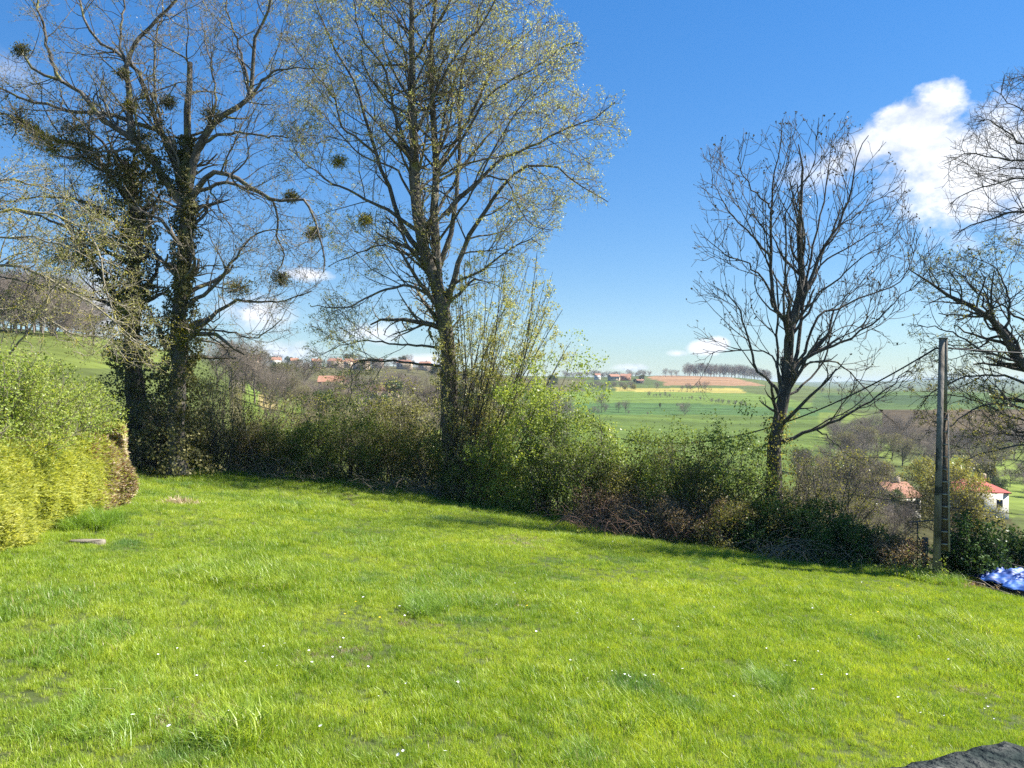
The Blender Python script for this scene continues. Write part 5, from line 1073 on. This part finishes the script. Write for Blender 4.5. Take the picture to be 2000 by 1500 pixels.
for i in range(30): bg(rr.choice(['scrub', 'scrub', 'bare0']), 1270 + i * 6.5 + rr.uniform(-4, 4), 560 - i * 3 + rr.uniform(-6, 6), rr.choice([3, 4, 6, 8, 10]), 'low bare bush in the hedgerow running right across the green fields', 'hedgerow_bush', 'bush', 'hedgerow across the far fields', sx=.9)
bg('bare2', 1337, 398, 25, 'wide round bare tree standing alone in the green fields', sx=1.15); bg('bare0', 1222, 400, 25, 'bare tree left of the wide round one in the green fields'); bg('bare1', 1208, 400, 22, 'thin bare tree directly left of a fuller bare one in the green fields')
bg('bare1', 1175, 395, 38, 'tall dark bare tree at the left end of the green fields'); bg('scrub', 1228, 392, 7, 'pale scrub under the fuller bare tree in the green fields', 'scrub_bush', 'bush'); bg('scrub', 1265, 392, 6, 'low pale scrub in the green fields right of the fuller bare tree', 'scrub_bush', 'bush')
bg('green', 1289, 455, 9, 'small round green tree alone in the bright field', 'round_tree', sx=.75); bg('bare0', 1323, 460, 9, 'tiny bare tree in the bright field right of the round green one')
for X in (1150, 1160, 1168, 1182): bg('scrub', X, 380 + rr.uniform(-15, 15), rr.uniform(10, 22), 'grey scrub at the left edge of the green fields', 'scrub_bush', 'bush', 'grey scrub left of the fields')
# left-hand village slope and ridge
for i in range(62):
    X = 530 + i * 9 + rr.uniform(-6, 6); bg(rr.choice(bares + ['green', 'budding']), X, rr.choice([480, 520, 540, 640, 690]), rr.uniform(12, 26), 'tree among the village roofs on the left ridge', 'village_tree', group='trees of the village ridge', sx=1.15)
for i in range(92):
    X = 450 + i * 7.4 + rr.uniform(-8, 8); bg(rr.choice(['scrub', 'budding', 'budding', 'scrub', 'bare2', 'bare0', 'green']), X, rr.choice([110, 130, 150, 200, 215, 260]) + rr.uniform(-12, 12), rr.uniform(30, 58), 'tree on the slope seen through the lower branches of the tallest tree', 'slope_tree', group='trees on the slope behind the middle hedge', sx=1.1)
for i in range(9):
    bg(rr.choice(['bare1', 'bare0']), 425 + i * 17 + rr.uniform(-6, 6), 90 + rr.uniform(0, 25), rr.uniform(85, 130) - i * 4, 'bare slender tree behind the left thicket against the low cloud', group='bare trees behind the left thicket', sx=.9)
for i in range(60):
    X = -260 + i * 7.6 + rr.uniform(-8, 8); bg(rr.choice(['bare0', 'bare2', 'scrub', 'bare1', 'scrub']), X, 140 + rr.uniform(-8, 50), rr.uniform(72, 125) if X < 130 else rr.uniform(40, 80), 'brownish bare tree in the wood above the green slope at the left edge', group='wood above the left slope', sx=1.3)
# valley below on the right
for X, D, Hh, k, lb in ((1846, 78, 175, 'willow', 'big yellow-leaved willow behind the concrete pole'), (1768, 80, 78, 'budding', 'olive budding tree left of the big willow, in front of the low roof'), (1655, 80, 135, 'budding', 'brownish-olive tree behind the evergreen bush right of the ash'), (1898, 80, 88, 'budding', 'brown budding tree in front of the white house'),
                     (1745, 62, 95, 'bare2', 'dark bare crooked tree left of the yellow-green willow'), (1705, 95, 120, 'budding', 'olive tree left of the low pink roof'), (1965, 66, 58, 'budding', 'brown bushy tree below the white house'), (1690, 60, 80, 'budding', 'olive scrub tree behind the end of the dark hedge'),
                     (1925, 175, 60, 'dark', 'dark evergreen behind the white house'), (1950, 165, 42, 'green', 'grey-green bush right behind the white house')):
    bg(k, X, D, Hh, lb, {'willow': 'willow_tree', 'willow2': 'willow_tree', 'budding': 'budding_tree', 'bare2': 'bare_tree', 'dark': 'evergreen_tree', 'green': 'garden_bush'}[k])
for i in range(70):
    X = 1600 + rr.uniform(0, 440); D = rr.uniform(170, 300); bg(rr.choice(['scrub', 'bare2', 'budding', 'bare0']), X, D, rr.uniform(30, 58), 'brownish tree in the wooded valley behind the pole', 'valley_tree', group='trees in the valley wood behind the pole', sx=1.2)
for i in range(26):
    X = 1560 + i * 9 + rr.uniform(-6, 6); bg(rr.choice(['scrub', 'green', 'budding']), X, 120 + rr.uniform(-15, 25), rr.uniform(30, 55), 'bush on the slope below the fields right of the ash', 'slope_bush', 'bush', 'bushes on the slope right of the ash', sx=1.1)
for i in range(12):
    X = 1560 + i * 42 + rr.uniform(-10, 10); bg(rr.choice(bares), X, 660, rr.uniform(9, 14), 'small bare tree on the rim of the right-hand field', group='trees on the rim of the right field', sx=1.2)
# blue hills wood is part of the far ridge
def far_hills():
    X = np.linspace(1480, 2350, 260); top = 747 - 9 * np.exp(-((X - 1850) / 90) ** 2) - 3.5 * np.exp(-((X - 1690) / 45) ** 2) - 8 * np.exp(-((X - 2050) / 120) ** 2) + np.array([rr.uniform(-.7, .7) for _ in X]); top = np.where(X < 1560, 750, top)
    V = []
    for x, y in zip(X, top):
        V += [P(x, 756, 6100), P(x, (y + 750) / 2, 6350), P(x, y, 6600), P(x, 752, 7100)]
    V = np.array(V); n = len(X); f = [[i * 4 + j, (i + 1) * 4 + j, (i + 1) * 4 + j + 1, i * 4 + j + 1] for i in range(n - 1) for j in range(3)]
    o = mesh('hills', V, np.array(f), solid_mat('far_wood', [(.03, .05, .03), (.07, .10, .05)], .01, 1, 0)); tag(o, kind='structure')
far_hills()

# ------------------------------------------------------------------ houses
def house(name, label, X, D, wpx, walls, roofm, wall, rz=0.0, depth=7.0, rh=None, hip=False, group=None, nwin=3, Ybase=None, group_=None):
    b = G(X, D); w = wpx * D / F; h = walls; rt = root(name, b, label, 'house', group)
    cr, sr = math.cos(rz), math.sin(rz)
    def T(v):
        v = np.asarray(v, float); return np.stack([v[:, 0] * cr - v[:, 1] * sr, v[:, 0] * sr + v[:, 1] * cr, v[:, 2]], 1) + b
    bv, bf = box((0, 0, h / 2 - 1), (w, depth, h + 2)); mesh('walls', T(bv), bf, wall, rt, smooth=False)
    k = rh or depth * .22; o_ = .35; hx = w / 2 + o_; hy = depth / 2 + o_; ins = depth * .45 if hip else 0
    th = .18
    rv = [(-hx, -hy, h), (hx, -hy, h), (hx, hy, h), (-hx, hy, h), (-hx + ins, 0, h + k), (hx - ins, 0, h + k)]
    up = [(x, y, z + th) for x, y, z in rv]
    V = T(rv + up); f = [[6, 7, 11, 10], [8, 9, 10, 11], [6, 10, 9, 9], [7, 8, 11, 11], [0, 1, 7, 6], [1, 2, 8, 7], [2, 3, 9, 8], [3, 0, 6, 9], [3, 2, 1, 0]]
    me = bpy.data.meshes.new('roof'); me.from_pydata([tuple(q - b) for q in V], [], [tuple(dict.fromkeys(q)) for q in f]); me.materials.append(roofm)
    ro = bpy.data.objects.new('roof', me); COL.objects.link(ro); ro.parent = rt
    if not hip:
        for s in (-1, 1):
            gv = T([(s * w / 2, -depth / 2, h), (s * w / 2, depth / 2, h), (s * w / 2, 0, h + k * .96), (s * (w / 2 - .2), 0, h + k * .9)]); mesh('gable', gv, np.array([[0, 1, 2, 3]]), wall, rt, smooth=False)
    cv, cf = box((w * .2, 0, h + k + .3), (.7, .7, 1.2)); mesh('chimney', T(cv), cf, M['render_tan'], ro if False else rt, smooth=False)
    for i in range(nwin):
        xx = (i + .5) / nwin * w - w / 2
        wv, wf = box((xx, -depth / 2 - .04, h * .55), (.95, .1, 1.3)); mesh('window', T(wv), wf, M['glass_dark'], rt, smooth=False)
        wv, wf = box((xx, -depth / 2 - .1, h * .55 - .74), (1.15, .2, .1)); mesh('sill', T(wv), wf, M['render'], rt, smooth=False)
    return rt
house('white_house', 'white house with a red hipped roof in the valley at the right edge', 1900, 140, 92, 4.0, M['roof_red'], M['render'], -.25, 9, 2.0, True)
house('low_house', 'pink-roofed house half hidden by willows left of the pole', 1742, 118, 52, 2.2, M['roof'], M['render'], .1, 8, 1.8)
house('farmhouse', 'left red-roofed building of the far farm on the right skyline', 1199, 840, 19, 4.5, M['roof'], M['render_tan'], .3, 9, 2.6)
house('farm_barn', 'wide orange-roofed barn of the far farm, right of the farmhouse', 1222, 850, 20, 5, M['roof'], M['roof'], -.1, 9, 2.4)
house('farm_house', 'small pale house at the left end of the far farm', 1167, 870, 10, 5, M['roof'], M['render'], .1, 8, 2)
house('farm_shed', 'low dark-walled shed in front of the far farm evergreen', 1250, 790, 13, 2.6, M['roof'], M['wood'], .0, 6, 1.4, nwin=2)
vil = [(618, 560, 17, 'render_tan', 'roof'), (655, 575, 24, 'render_tan', 'roof'), (682, 590, 15, 'render_tan', 'roof'), (706, 560, 26, 'render_tan', 'roof'), (738, 600, 18, 'render_tan', 'roof'), (790, 585, 24, 'render_tan', 'roof'), (830, 600, 20, 'render_tan', 'roof'), (575, 580, 14, 'render', 'roof'), (540, 600, 16, 'render', 'roof')]
words = ['tan house at the left of the village ridge, under a red roof', 'village house with the brightest orange roof on the ridge', 'narrow tan house in the middle of the village ridge', 'broad tan house with a shallow roof right of the narrow one', 'small tan village house near the lime branches', 'wide tan-walled house on the ridge left of the tall trunk', 'tan house on the ridge hidden behind the tall trunk', 'small pale house left of the village ridge group', 'leftmost pale cottage of the village ridge']
for (X, D, w, wl, rf), lb in zip(vil, words): house('village_house', lb, X, D, w, 4.8, M[rf], M[wl], rr.uniform(-.5, .5), 8, 2.2, group='village houses on the ridge')
house('terracotta_house', 'nearer house with a long orange roof seen through the lime branches', 655, 235, 60, 2.8, M['roof'], M['render_tan'], .15, 8, 1.9)
house('terracotta_house', 'nearer house with bright orange gable roof just left of the tall trunk', 745, 225, 50, 2.6, M['roof'], M['render_tan'], -.3, 8, 1.9)
house('terracotta_house', 'orange-roofed building glimpsed behind the ivy-clad tree', 470, 300, 70, 3.5, M['roof'], M['render_tan'], .1, 8, 1.8)
